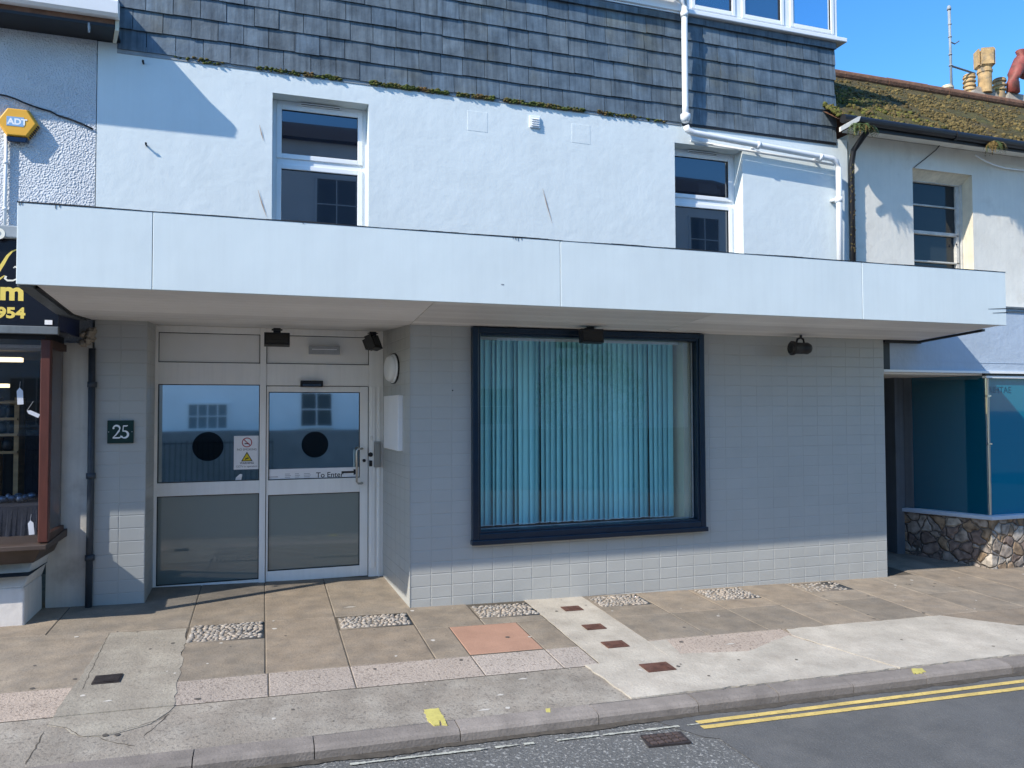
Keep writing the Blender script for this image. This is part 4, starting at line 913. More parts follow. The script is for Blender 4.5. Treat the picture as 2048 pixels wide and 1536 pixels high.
mb = MB(); mb.hexa([(-8, 7.0, zf-.03), (sillR-.0, 7.0, zf-.03), (sillR, 7.69, zf-.03), (-8, 7.69, zf-.03)], [(-8, 7.0, zf+.01), (sillR, 7.0, zf+.01), (sillR, 7.69, zf+.04), (-8, 7.69, zf+.04)])
mb.hexa([(-8, 7.12, zf-.15), (sillR-.12, 7.12, zf-.15), (sillR-.1, 7.69, zf-.15), (-8, 7.69, zf-.15)], [(-8, 7.05, zf-.031), (sillR-.05, 7.05, zf-.031), (sillR-.05, 7.69, zf-.031), (-8, 7.69, zf-.031)])
mb.build('timber_sill', m_sill, left, bevel=.006)
mb = MB(); mb.hexa([(-8, 7.2, -2.2), (-1.845, 7.2, -2.2), (-1.835, 7.7, -2.2), (-8, 7.7, -2.2)], [(-8, 7.21, zf-.36), (-1.855, 7.21, zf-.36), (-1.845, 7.7, zf-.36), (-8, 7.7, zf-.36)])
mb.hexa([(-8, 7.21, zf-.36), (-1.855, 7.21, zf-.36), (-1.845, 7.7, zf-.36), (-8, 7.7, zf-.36)], [(-8, 7.34, zf-.15), (-1.82, 7.34, zf-.15), (-1.78, 7.7, zf-.15), (-8, 7.7, zf-.15)])
mb.build('stallriser', m_plinth, left, bevel=.012)
dpx = A(181, 950, 7.63)[0]
mb = MB(); mb.tube([(dpx-.005, 7.645, .55), (dpx, 7.645, -.6), (dpx-.005, 7.645, -1.85)], .029, 12)
for z in (.2, -.62, -1.35): mb.lathe([(.04, 0), (.04, .05)], (dpx, 7.645, z), 12)
mb.build('drainpipe', M('dark_blue_grey_pipe', (.035,.045,.058), .5, var=.35, vs=8), left, smooth=True)
mb = MB()
for _ in range(14):
    x, z = A(random.uniform(163, 188), random.uniform(660, 690), 7.62); mb.blob((x, 7.64+random.uniform(-.02, .03), z), .035, .03, .03, random.random()*3, 6, 5, jit=.3)
mb.build('rusty_pipe_head', m_stack, left)
# sign lettering panel (top level thing)
t = thing('shop_sign', 'black shop sign board with gold script and lettering under the canopy end', 'sign', (-2.4, 7.0, sz_b))
mb = MB(); mb.box(-8.4, sgX, 6.982, 7.004, sz_b, sz_t); mb.build('board', M('black_gloss_sign', (.006,.006,.010), .25, var=.1), t)
mb = MB(); mb.box(-8.4, sgX+.004, 6.96, 7.01, sz_b-.065, sz_b-.001); mb.build('bottom_rail', m_greypost, t, bevel=.005)
x, z = A(97, 645, 6.955); mb = MB(); mb.box(x-.027, x+.027, 6.956, 6.96, z-.017, z+.02); mb.build('white_tag', m_notice, t)
mb = MB(); Ys = 6.9805
xm, zm = A(48, 600, Ys); text_shapes(mb, 'om', xm, zm, Ys, .20, bold=.008, align='RIGHT', sx=1.1)
x9, z9 = A(50, 636, Ys); text_shapes(mb, '954', x9, z9, Ys, .115, bold=.005, sx=1.15, align='RIGHT')
pp = lambda pts: [(*A(x, y, Ys), w) for x, y, w in pts]
stroke(mb, pp([(-14, 556, .004), (-4, 543, .013), (6, 527, .013), (15, 512, .010), (24, 503, .006), (36, 498, .004)]), Ys)
stroke(mb, pp([(-8, 565, .004), (2, 556, .006), (9, 551, .003)]), Ys)
mb.build('gold_lettering', m_gold, t)
mb = MB(); stroke(mb, pp([(12, 552, .009), (10, 557, .008), (15, 561, .007), (26, 561, .006), (36, 557, .005)]), Ys-.0004); stroke(mb, pp([(27, 536, .003), (30, 533, .006), (34, 536, .005), (40, 548, .004)]), Ys-.0004)
mb.build('cream_lettering', m_cream_l, t)
x, z = A(-3, 467, 6.927); mb = MB(); disc(mb, x, z, .045, 6.927, 0, 24, .02); mb.build('ledge_letter', m_cream_l, t)
# alarm box, conduit, cable
x, z = A(30, 240, 7.60); R6 = .135
t = thing('alarm_box', 'yellow hexagonal burglar alarm box with blue and white letters on the roughcast wall', 'alarm box', (x, 7.72, z))
hexp = lambda r: [(x+r*math.cos(math.radians(60*k))*1.08, z+r*math.sin(math.radians(60*k))) for k in range(6)]
mb = MB(); a, b = hexp(R6), hexp(R6*1.12); v = [(p[0], 7.65, p[1]) for p in a]+[(p[0], 7.69, p[1]) for p in b]+[(p[0], 7.724, p[1]) for p in b]
mb.add(v, [tuple(range(6))]+[((k+1)%6, k, 6+k, 6+(k+1)%6) for k in range(6)]+[(6+(k+1)%6, 6+k, 12+k, 12+(k+1)%6) for k in range(6)]); mb.build('case', m_yellow, t, bevel=.006)
mb = MB()
for k in range(7):
    f = .12+k*.13; q0 = Vector((b[5][0], b[5][1])).lerp(Vector((b[0][0], b[0][1])), f); mb.box(q0.x-.004, q0.x+.006, 7.675, 7.715, q0.y-.006, q0.y+.004)
mb.build('vent_slot', m_black, t)
mb = MB(); v0, v1 = hexp(R6*1.125)[4], hexp(R6*1.125)[5]; mb.hexa([(v0[0]+.01, 7.65, v0[1]-.045), (v1[0]-.01, 7.65, v1[1]-.045), (v1[0]-.01, 7.724, v1[1]-.03), (v0[0]+.01, 7.724, v0[1]-.03)], [(v0[0], 7.66, v0[1]+.004), (v1[0], 7.66, v1[1]+.004), (v1[0], 7.724, v1[1]+.004), (v0[0], 7.724, v0[1]+.004)])
mb.build('strobe_lens', M('dark_blue_lens', (.006,.014,.04), .15, var=0), t, bevel=.006)
mb = MB(); mb.box(x-.078, x+.055, 7.6475, 7.6495, z-.038, z+.045); mb.build('blue_panel', m_ltblue, t)
mb = MB(); text_shapes(mb, 'ADT', x-.070, z-.022, 7.6468, .074, bold=.003); mb.build('lettering', m_white_l, t)
mb = MB(); cxp = A(11, 350, 7.70)[0]; zt_, zb_ = A(8, 272, 7.7)[1], A(11, 457, 7.7)[1]
mb.tube([(cxp, 7.70, zt_+.05), (cxp+.002, 7.70, zb_-.1)], .014, 10)
for f in (.3, .8): mb.lathe([(.02, 0), (.02, .02)], (cxp, 7.70, zt_+(zb_-zt_)*f), 10)
mb.build('conduit', m_pipe, left, smooth=True)
mb = MB(); pts = []
for px, py in ((-60, 180), (-10, 188), (15, 193), (30, 198), (48, 206), (66, 213), (84, 218), (100, 222), (116, 231), (140, 238), (165, 248), (186, 258)): a = A(px, py, 7.71); pts.append((a[0], 7.712 if px > 70 or px < -20 else 7.70, a[1]))
mb.tube(pts, .008, 6); tag(mb.build('wall_cable', m_black, smooth=True), 'thin black cable drooping over the roughcast wall past the yellow alarm', 'cable')
# interior of the left shop
mb = MB(); I0, I1, IB, IF, IC = -6.5, -1.80, 10.8, -1.35, sz_b-.06
mb.quad((I0, IB, IF), (I1, IB, IF), (I1, IB, IC), (I0, IB, IC), 0); mb.quad((I1, IB, IF), (I1, 7.7, IF), (I1, 7.7, IC), (I1, IB, IC), 0); mb.quad((I0, 7.2, IF), (I0, IB, IF), (I0, IB, IC), (I0, 7.2, IC), 0)
mb.quad((I0, 7.1, IC), (I0, IB, IC), (I1, IB, IC), (I1, 7.1, IC), 1); mb.quad((I0, 7.1, IF), (I1, 7.1, IF), (I1, IB, IF), (I0, IB, IF), 0)
mb.build('shop_interior', [M('dark_shop_wall', (.028,.03,.034), .9), M('shop_ceiling_panel', (.22,.21,.19), .9)], left)
for k, (p0, p1, py, Y, lab) in enumerate(((-70, 44, 718, 9.0, 'nearest'), (-60, 17, 771, 10.4, 'farthest'))):
    (a, z), (b, _) = A(p0, py, Y), A(p1, py, Y); z = min(z, IC-.03)
    mb = MB(); mb.box(a, b, Y-.05, Y+.05, z-.022, z+.022); pass
    tag(mb.build('tube_light', m_tube), 'lit strip light on the ceiling inside the left shop, %s the window' % ('nearer' if k == 0 else 'farther from'), 'light')
t = thing('display_rack', 'pine board display rack with dark pots inside the left shop window', 'rack', (-2.9, 8.3, IF))
mb = MB()
for px in (-55, -12, 33): a = A(px, 850, 8.3)[0]; mb.box(a-.02, a+.02, 8.3, 8.5, IF, A(0, 795, 8.3)[1])
mb.build('upright', m_ash, t)
for j, py in enumerate((805, 838, 870, 905)):
    z = A(0, py, 8.3)[1]; a0, a1 = A(-58, py, 8.28)[0], A(35, py, 8.28)[0]
    mb = MB(); mb.box(a0, a1, 8.27, 8.52, z-.012, z+.012); mb.build('shelf', m_ash, t)
mb = MB(); (a0, z1_), (a1, z0_) = A(-58, 800, 8.53), A(36, 835, 8.53); mb.box(a0, a1, 8.53, 8.55, z0_, z1_); mb.build('back_panel', m_ash, t)
for j, (px, py) in enumerate(((2, 838), (20, 838), (4, 870), (24, 870), (-14, 870), (14, 905), (-8, 838))):
    X_, z = A(px, py, 8.36); mb = MB(); mb.lathe([(.03, .012), (.05, .04), (.05, .10), (.03, .13)], (X_, 8.38, z), 14)
    tag(mb.build('pot', m_black, smooth=True), 'dark pot on the pine rack in the left shop', 'pot', 'dark pots on the pine rack')
mb = MB(); n = 14
(a0, zt_), (a1, _) = A(-60, 1015, 7.5), A(78, 1015, 7.5); 
for k in range(n):
    u0, u1 = a0+(a1-a0)*k/n, a0+(a1-a0)*(k+1)/n; y0, y1 = 7.42+.02*math.sin(k*2.1), 7.42+.02*math.sin((k+1)*2.1)
    mb.quad((u0, y0, IF), (u1, y1, IF), (u1, 7.45, zt_), (u0, 7.45, zt_)); mb.quad((u0, 7.45, zt_), (u1, 7.45, zt_), (u1, 8.1, zt_+.03), (u0, 8.1, zt_+.03))
tag(mb.build('draped_table', m_cloth), 'low display table draped in dark blue cloth inside the left shop', 'table')
mb = MB()
for _ in range(9):
    X_, z = A(random.uniform(5, 75), random.uniform(985, 1010), 7.7); mb.blob((X_, 7.7+random.uniform(-.1, .2), zt_+.045), random.uniform(.02, .05), .03, .03, random.random()*3, 8, 6)
tag(mb.build('trinkets', M('grey_trinkets', (.12,.15,.2), .35, var=.5, vs=20, metal=.4), smooth=True), 'cluster of small grey trinkets on the dark blue cloth in the left shop', 'trinkets')
mb = MB(); (a0, z1_), (a1, z0_) = A(36, 840, 9.2), A(84, 1010, 9.2); mb.box(a0, a1, 9.2, 9.5, IF, z1_)
tag(mb.build('dark_cabinet', m_cloth, bevel=.01), 'tall dark cabinet behind the post in the left shop', 'cabinet')
for px, py, w, h, rot, lab in ((40, 792, .022, .07, .06, 'white price tag hanging high in the left shop window'), (66, 827, .016, .05, 1.1, 'tilted white price tag beside the red-brown post'), (62, 1055, .020, .06, .1, 'white price tag low in the left shop window')):
    X_, z = A(px, py, 7.2); c, s = math.cos(rot), math.sin(rot); mb = MB()
    mb.plate([(X_+u*c-q*s, z+u*s+q*c) for u, q in ((-w, -h), (w, -h), (w, h*.6), (0, h), (-w, h*.6))], 7.2, 7.203); mb.tube([(X_-h*s, 7.201, z+h*c), (X_-.0, 7.201, z+h+.05)], .001, 5)
    tag(mb.build('price_tag', m_notice), lab, 'tag', 'white price tags in the left shop window')

# ================================================================== RIGHT NEIGHBOUR
right = thing('right_house', 'weathered white house with mossy brown roof and blue glazed shopfront on stone plinth, at right', 'building', (10, 7.7, -2.0))
WYR = 7.74; hx0, hx1 = A(1826, 400, WYR)[0], A(1945, 400, WYR)[0]; hz1 = A(1885, 343, WYR)[1]
mb = MB(); zwt = A(1870, 262, 7.45)[1]-.065; wall(mb, 7.10, 22, .5, zwt, WYR, .3, [(hx0, hx1, 1.55, hz1)], 0, 1); mb.build('upper_wall', [m_oldwhite, m_reveal], right)
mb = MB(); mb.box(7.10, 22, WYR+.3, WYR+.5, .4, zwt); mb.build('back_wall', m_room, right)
fy = WYR+.17; fx0, fx1 = hx0, A(1922, 400, fy)[0]
mb = MB(); mb.box(fx1-.05, hx1, fy+.02, fy+.1, 1.55, hz1); mb.box(fx1-.02, fx1+.03, fy-.01, fy+.05, 1.55, hz1, 0); mb.box(hx0, fx1, fy, fy+.08, hz1-.11, hz1)
mb.box(hx0, hx0+.03, fy, fy+.08, 1.55, hz1)
for py, h in ((412, .010), (467, .022), (524, .010)):
    z = A(1875, py, fy)[1]; mb.box(hx0+.03, fx1-.05, fy+(.0 if py > 440 else .02), fy+.06, z-h, z+h)
zm = A(1875, 467, fy)[1]; mb.box(fx1-.10, fx1-.05, fy, fy+.06, 1.55, zm); mb.box(fx1-.075, fx1-.05, fy+.02, fy+.06, zm, hz1)
sf = mb.build('sash_window', m_sash, right, bevel=.003, seg=1)
mb = MB(); mb.quad((hx0, fy+.045, 1.55), (fx1, fy+.045, 1.55), (fx1, fy+.045, hz1), (hx0, fy+.045, hz1)); mb.build('pane', g_old, sf)
x, z = A(1913, 489, fy-.012); mb = MB(); mb.blob((x, fy-.012, z), .012, .01, .014); mb.build('sash_knob', m_black, sf)
mb = MB(); mb.quad((hx0, WYR+.05, hz1-.0), (hx1, WYR+.05, hz1), (hx1, fy, hz1-.10), (hx0, fy, hz1-.10)); mb.build('sloped_lintel', m_reveal, right)
# roof with moss
RX0, RX1, RE, RR = 6.68, 22, 7.45, 10.0
zE, zR = A(1870, 262, 7.45)[1], A(1870, 188, 10.0)[1]
from mathutils import noise as mn
mb = MB(); nx, ny = 300, 64
def roofz(x, y):
    f = (y-RE)/(RR-RE); moss = max(0., min(1., 1.15-f*1.15+.25*mn.noise(Vector((x*.9, y*1.3, 3)))))
    h = .030*mn.noise(Vector((x*6, y*6, 0)))+.022*mn.noise(Vector((x*15, y*15, 5)))+.014*mn.noise(Vector((x*33, y*33, 9)))
    return zE+(zR-zE)*f+(.05+h)*(.25+.9*moss)-.03*math.exp(-((f)/.05)**2)
v = [(RX0+(RX1-RX0)*(i/nx)**1.3, RE+(RR-RE)*j/ny, 0) for j in range(ny+1) for i in range(nx+1)]
v = [(x, y, roofz(x, y)) for x, y, _ in v]
mb.add(v, [(j*(nx+1)+i, j*(nx+1)+i+1, (j+1)*(nx+1)+i+1, (j+1)*(nx+1)+i) for j in range(ny) for i in range(nx)])
m_roofm = M('mossy_roof', (.088,.064,.024), .95, var=.5, vs=7, bump=1., bs=60, bdist=.03, col2=(.075,.072,.018), c2s=1.5, c2t=.52, c2w=.14, speck=.5, ss=30, speckcol=(.04,.03,.015))
rf = mb.build('mossy_roof', m_roofm, right, smooth=True)
mb = MB()
for _ in range(11000):
    y = RE+abs(random.gauss(0, 1.15)); x = RX0+random.random()**1.5*7
    if y > RR-.12 or mn.noise(Vector((x*1.6, y*2.2, 1.5)))+.6*mn.noise(Vector((x*5, y*5, 4))) < -.22: continue
    r = random.uniform(.006, .015)+.02*random.random()**5; t = random.uniform(.5, 1.6); g = random.uniform(-.12, .2)*max(0, 1-(x-7)/1.8)
    mb.blob((x, y, roofz(x, y)+r*.2), r*1.3, r, r*1.0, random.random()*3, 6, 4, 1 if random.random() < max(0, .75-(x-7)*.45) else 0, (t*(1-g), t, t*(1-g)), .3)
m_mossb = M('brown_moss_clump', (.108,.080,.028), .95, var=.5, vs=14, tint=True, bump=.8, bs=80, bdist=.01)
m_mossc = M('olive_moss_clump', (.085,.082,.015), .95, var=.5, vs=14, tint=True, bump=.8, bs=80, bdist=.01)
stuff(mb.build('moss_clump', [m_mossb, m_mossc], rf, smooth=True))
mb = MB(); x = 6.9
while x < 22:
    b = x+.44; mb.tube([(x+.004, RR+.02, zR+.055), (b-.004, RR+.02, zR+.055)], random.uniform(.085, .095), 12); x = b
mb.build('ridge_tile', m_rooftile, rf)
mb = MB(); mb.quad((RX0, RR, zR), (RX1, RR, zR), (RX1, RR+2.8, zE), (RX0, RR+2.8, zE)); mb.quad((RX0, RE, zE-.02), (RX1, RE, zE-.02), (RX1, RR, zR-.03), (RX0, RR, zR-.03)); mb.build('roof_back', m_rooftile, rf)
mb = MB(); x = 6.70
while x < 22:
    b = x+1.8; k = random.uniform(-.012, .012); mb.tube([(x, 7.39, zE-.045+k), (b, 7.39, zE-.052+k)], .052, 12); mb.tube([(b-.03, 7.39, zE-.05), (b+.03, 7.39, zE-.05)], .06, 12); x = b
mb.box(6.95, 22, 7.42, 7.449, zE-.13, zE-.02); mb.build('gutter', m_black, right)
mb = MB(); mb.box(7.0, 22, 7.45, WYR, zE-.06, zE-.045); mb.build('eave_soffit', m_oldwhite, right)
(a, za), (b, zb) = A(1676, 262, 7.38), A(1716, 240, 7.38)
mb = MB(); mb.plate([(a, za-.02), (b-.03, zb-.035), (b, zb+.03), (b-.04, zb+.02), (a, za+.035)], 7.33, 7.36); mb.build('broken_bracket', m_oldwhite, right)
dx_ = A(1704, 400, 7.66)[0]; mb = MB(); mb.tube([(dx_+.10, 7.40, zE-.06), (dx_+.05, 7.5, zE-.17), (dx_, 7.62, zE-.32), (dx_, 7.66, zE-.5), (dx_, 7.66, .55)], .036, 12)
for _ in range(110):
    z = random.uniform(1.2, 3.2); a = random.uniform(3.2, 6.2); r = random.uniform(.004, .011); mb.blob((dx_+.034*math.cos(a), 7.66+.034*math.sin(a), z), r, r, r*1.5, 0, 6, 4, 1, jit=.3)
mb.build('mossy_drainpipe', [m_black, m_moss], right, smooth=True)
# shop fascia and front
SFY = 7.03; fzb, fzt = A(1900, 741, SFY)[1], A(2030, 618, SFY)[1]
mb = MB(); mb.box(6.99, 22, SFY, 7.74, fzb, fzt); mb.box(6.99, 22, SFY-.004, SFY, fzb+.10, fzb+.105); mb.build('shop_fascia', m_bluefas, right)
mb = MB(); mb.box(6.99, 22, SFY-.03, SFY+.1, fzt+.001, fzt+.022); mb.box(6.99, 22, SFY-.012, SFY-.001, fzt-.045, fzt-.03); mb.build('fascia_capping', m_greypost, right)
mb = MB(); mb.box(6.885, 22, SFY-.022, SFY+.06, fzb-.028, fzb-.001); mb.box(8.5, 22, SFY+.0, SFY+.06, fzb-.085, fzb-.058); mb.build('fascia_bead', m_upvc, right)
mb = MB(); mb.box(6.885, 22, SFY+.06, 9.2, fzb-.05, fzb-.03); mb.build('porch_ceiling', m_alup, right)
mb = MB(); mb.box(8.5, 22, SFY+.02, SFY+.06, fzb-.0575, fzb-.0285); mb.build('fascia_shadow_gap', m_black, right)
c0, c1 = Vector((8.19, 8.0, 0)), Vector((8.555, 7.07, 0)); zsil = A(1985, 1030, 7.07)[1]
mb = MB(); mb.box(6.90, 8.10, 8.34, 8.4, -2.3, fzb-.03); mb.build('porch_door', m_darkporch, right)
mb = MB(); mb.box(7.92, 7.98, 8.27, 8.339, -2.2, fzb-.05); mb.build('door_frame', m_black, right)
mb = MB(); mb.box(8.03, 8.20, 8.0, 8.335, -2.3, fzb-.05); mb.build('porch_post', m_greypost, right, bevel=.008)
mb = MB(); d = (c1-c0).normalized(); nrm = Vector((d.y, -d.x, 0)); nrm = -nrm if nrm.x > 0 else nrm
def cq(p, q, z0, z1, off): return [(*(p+nrm*off).xy, z0), (*(q+nrm*off).xy, z0), (*(q+nrm*off).xy, z1), (*(p+nrm*off).xy, z1)]
p = c0+d*.10; mb.hexa([(*(c0+nrm*.02).xy, zsil), (*(p+nrm*.02).xy, zsil), (*(p-nrm*.06).xy, zsil), (*(c0-nrm*.06).xy, zsil)], [(*(c0+nrm*.02).xy, fzb-.05), (*(p+nrm*.02).xy, fzb-.05), (*(p-nrm*.06).xy, fzb-.05), (*(c0-nrm*.06).xy, fzb-.05)])
mb.build('window_jamb', m_greypost, right)
g_bf = glass_film('blue_film_shaded', (.003,.08,.13), .12, (.85,.95,1)); g_bf2 = glass_film('blue_film_sunlit', (.0,.16,.26), .012, (.85,.95,1)); g_bf2.node_tree.nodes['Principled BSDF'].inputs['Specular IOR Level'].default_value = .12  # one blue film: front copy coloured brighter for sunlight, canted copy darker for shade
mb = MB(); mb.quad(*cq(c0+d*.1, c1, zsil, fzb-.03, 0)); mb.build('canted_pane', g_bf, right)
mb = MB(); mb.quad((c1.x, c1.y, zsil), (22, c1.y, zsil), (22, c1.y, fzb-.03), (c1.x, c1.y, fzb-.03)); mb.build('front_pane', g_bf2, right)
mb = MB(); mb.tube([(c1.x, c1.y-.004, zsil), (c1.x, c1.y-.004, fzb-.04)], .013, 8)
for py in (792, 888): z = A(1972, py, 7.06)[1]; mb.box(c1.x-.03, c1.x+.03, 7.045, 7.075, z-.008, z+.008)
mb.build('corner_strip', m_steel, right)
# sill and stone plinth
mb = MB(); o = .07
def ring(off):
    a = c0+nrm*off-d*.03; b_ = c1+Vector((-off*.75, -off, 0)); return a, b_
a, b_ = ring(.07); mb.prism([(a.x, a.y), (b_.x, b_.y), (22, b_.y), (22, c1.y+.1), (c1.x+.08, c1.y+.1), (c0.x+.1, c0.y)], zsil-.055, zsil-.004); mb.build('window_sill', m_bluefas, right, bevel=.008)
m_crazy = bpy.data.materials.new('crazy_stone'); m_crazy.use_nodes = True; nt = m_crazy.node_tree; N = nt.nodes; L = nt.links; bs_ = N['Principled BSDF']; bs_.inputs['Roughness'].default_value = .85
tc = N.new('ShaderNodeTexCoord'); nz = N.new('ShaderNodeTexNoise'); nz.inputs['Scale'].default_value = 5; mx = N.new('ShaderNodeMix'); mx.data_type = 'RGBA'; mx.inputs[0].default_value = .12; L.new(tc.outputs['Object'], nz.inputs[0]); L.new(tc.outputs['Object'], mx.inputs[6]); L.new(nz.outputs['Color'], mx.inputs[7])
v1 = N.new('ShaderNodeTexVoronoi'); v1.inputs['Scale'].default_value = 8.6; v2 = N.new('ShaderNodeTexVoronoi'); v2.feature = 'DISTANCE_TO_EDGE'; v2.inputs['Scale'].default_value = 8.6
L.new(mx.outputs[2], v1.inputs['Vector']); L.new(mx.outputs[2], v2.inputs['Vector'])
sep = N.new('ShaderNodeSeparateColor'); L.new(v1.outputs['Color'], sep.inputs[0]); rp_ = N.new('ShaderNodeValToRGB'); L.new(sep.outputs[0], rp_.inputs[0])
for i, (p_, c_) in enumerate(((0, (.30,.25,.205)), (.25, (.19,.14,.115)), (.45, (.38,.335,.28)), (.65, (.27,.19,.12)), (.8, (.24,.205,.175)), (1., (.42,.36,.30)))):
    e = rp_.color_ramp.elements[i] if i < 2 else rp_.color_ramp.elements.new(p_); e.position = p_; e.color = (*c_, 1)
rp_.color_ramp.interpolation = 'CONSTANT'
n2 = N.new('ShaderNodeTexNoise'); n2.inputs['Scale'].default_value = 14; n2.inputs['Detail'].default_value = 6; L.new(tc.outputs['Object'], n2.inputs[0]); r2 = N.new('ShaderNodeMapRange'); r2.inputs[1].default_value = .3; r2.inputs[2].default_value = .7; r2.inputs[3].default_value = .45; r2.inputs[4].default_value = 1.5; L.new(n2.outputs[0], r2.inputs[0])
m2 = N.new('ShaderNodeMix'); m2.data_type = 'RGBA'; m2.blend_type = 'MULTIPLY'; m2.inputs[0].default_value = 1; L.new(rp_.outputs[0], m2.inputs[6]); L.new(r2.outputs[0], m2.inputs[7])
edge = N.new('ShaderNodeMapRange'); edge.inputs[1].default_value = .012; edge.inputs[2].default_value = .035; L.new(v2.outputs['Distance'], edge.inputs[0])
m3 = N.new('ShaderNodeMix'); m3.data_type = 'RGBA'; m3.inputs[6].default_value = (.085,.075,.065,1); L.new(edge.outputs[0], m3.inputs[0]); L.new(m2.outputs[2], m3.inputs[7]); L.new(m3.outputs[2], bs_.inputs['Base Color'])
ed2 = N.new('ShaderNodeMapRange'); ed2.inputs[1].default_value = 0; ed2.inputs[2].default_value = .12; L.new(v2.outputs['Distance'], ed2.inputs[0]); ad = N.new('ShaderNodeMath'); ad.operation = 'MULTIPLY_ADD'; L.new(n2.outputs[0], ad.inputs[0]); ad.inputs[1].default_value = .5; L.new(ed2.outputs[0], ad.inputs[2])
bp_ = N.new('ShaderNodeBump'); bp_.inputs['Distance'].default_value = .03; bp_.inputs['Strength'].default_value = .9; L.new(ad.outputs[0], bp_.inputs['Height']); L.new(bp_.outputs[0], bs_.inputs['Normal'])
mb = MB(); a, b_ = ring(.03); mb.prism([(a.x, a.y), (b_.x, b_.y), (22, b_.y), (22, c1.y+.1), (c1.x+.08, c1.y+.1), (c0.x+.1, c0.y)], lambda x, y: gz(x, y)-.1, zsil-.056); mb.build('stone_plinth', m_crazy, right)
# faint lettering seen in the blue glass
mb = MB(); x, z = A(1977, 786, 7.068); text_shapes(mb, 'RIHTAE', x+.0, z, 7.0685, .115); mb.build('faint_lettering', M('faint_blue_lettering', (.01,.065,.115), .4, var=.1), right)
# cables on the right wall
mb = MB(); pts = [A(x, y, 7.72) for x, y in ((1888, 280), (1872, 300), (1850, 318), (1828, 335))]; mb.tube([(a, 7.722, b) for a, b in pts], .006, 6)
tag(mb.build('wall_cable', m_black), 'dark cable running from the eave to the old sash window on the right', 'cable')
mb = MB(); pts = [A(x, y, 7.70) for x, y in ((1951, 310), (1970, 322), (1990, 330), (2010, 336), (2060, 342))]; mb.tube([(a, 7.70, b) for a, b in pts], .009, 6)
tag(mb.build('wall_cable', m_pipe), 'white cord slung across the weathered white wall under the mossy roof', 'cable')
# ferns
def fern(cx, cy, cz, n, ln_, droop, mats, label, cat='fern', grp=None):
    mb = MB()
    for _ in range(n):
        a = random.uniform(0, 2*math.pi); l = ln_*random.uniform(.5, 1.1); p = Vector((cx+random.uniform(-.07, .07), cy+random.uniform(-.03, .03), cz)); dr = Vector((math.cos(a), math.sin(a)*.6-.4, random.uniform(.1, 1.1)*(1-droop))).normalized()
        mi = 0 if random.random() < .75 else 1
        for k in range(9):
            q = p+dr*(l/9); dr = (dr+Vector((0, -.03, -.22-.2*droop))).normalized(); s = dr.cross(Vector((0,0,1))).normalized()
            w = l*.22*(1-k/9.5)
            for sg in (-1, 1):
                tip = p+s*sg*w+dr*w*.5+Vector((0, 0, random.uniform(-.01, .01))); mb.add([p, p+dr*l*.07, tip], [(0,1,2)], mi)
            p = q
    tag(mb.build('fern', mats), label, cat, grp)
x, z = A(1722, 252, 7.36); fern(x, 7.36, z, 90, .24, .55, [m_leaf, m_leafbr], 'dark green fern tuft in the gutter beside the slate cladding')
x, z = A(1990, 285, 7.36); fern(x, 7.36, z, 60, .22, .9, [m_leafbr, m_leaf], 'withered brown fern hanging from the gutter near the right edge')
x, z = A(1925, 172, 10.1); 
# chimney stack and pots
CYY = 10.35
def CP(px, py): return A(px, py, CYY)
ch = MB(); (x0, zt_), (x1, _) = CP(1928, 196), CP(2120, 196)
ch.box(x0, x1, CYY-.1, CYY+.7, zR-.5, zt_)
(a, z_), (b, _) = CP(1935, 168), CP(1990, 168); ch.hexa([(a-.08, CYY-.08, zt_), (b+.1, CYY-.08, zt_), (b+.1, CYY+.4, zt_), (a-.08, CYY+.4, zt_)], [(a+.22, CYY, z_), (b, CYY, z_), (b, CYY+.3, z_), (a+.22, CYY+.3, z_)])
(a, z_), (b, _) = CP(2012, 182), CP(2060, 182); ch.hexa([(a-.1, CYY-.08, zt_), (b+.1, CYY-.08, zt_), (b+.1, CYY+.4, zt_), (a-.1, CYY+.4, zt_)], [(a+.05, CYY, z_), (b, CYY, z_), (b, CYY+.3, z_), (a+.05, CYY+.3, z_)])
stack = ch.build('chimney_stack', m_stack, right, bevel=.03)
def louvre_pot(pxc, py0, py1, half, m, n, lab, y=CYY+.08):
    X_, z0_ = A(pxc, py0, y); z1_ = A(pxc, py1, y)[1]; r = half/1511*11.4*1.02; h = z1_-z0_; prof = [(r*.82, -.15)]
    for k in range(n):
        a = h*.92*k/n; s = h*.92/n; prof += [(r*.80, a), (r*.80, a+s*.42), (r, a+s*.45), (r*1.02, a+s*.72), (r*.84, a+s*.98)]
    prof += [(r*.8, h*.92), (r*.95, h*.93), (r*.8, h*1.0), (r*.3, h*1.05)]
    mb = MB(); mb.lathe(prof, (X_, y, z0_), 24); o = mb.build('chimney_pot', m, stack); o['label'] = lab
louvre_pot(1895, 198, 172, 14, m_claypale, 3, 'short pale louvred pot beside the aerial')
louvre_pot(1939, 186, 150, 14, m_clay, 4, 'buff louvred pot with four rings')
louvre_pot(1999, 186, 158, 15, m_clay, 3, 'stubby buff louvred pot')
y = CYY; X_, z0_ = A(1970, 176, y); z1_ = A(1970, 137, y)[1]; z2_ = A(1970, 102, y)[1]; r = .115
mb = MB(); mb.lathe([(r, -.1), (r, z1_-z0_-.10), (r*1.12, z1_-z0_-.09), (r*1.12, z1_-z0_-.05), (r, z1_-z0_-.04), (r, z1_-z0_), (r*1.2, z1_-z0_+.02), (r*1.2, z1_-z0_+.05), (r, z1_-z0_+.06), (r*.95, z2_-z0_-.02)], (X_, y, z0_), 20)
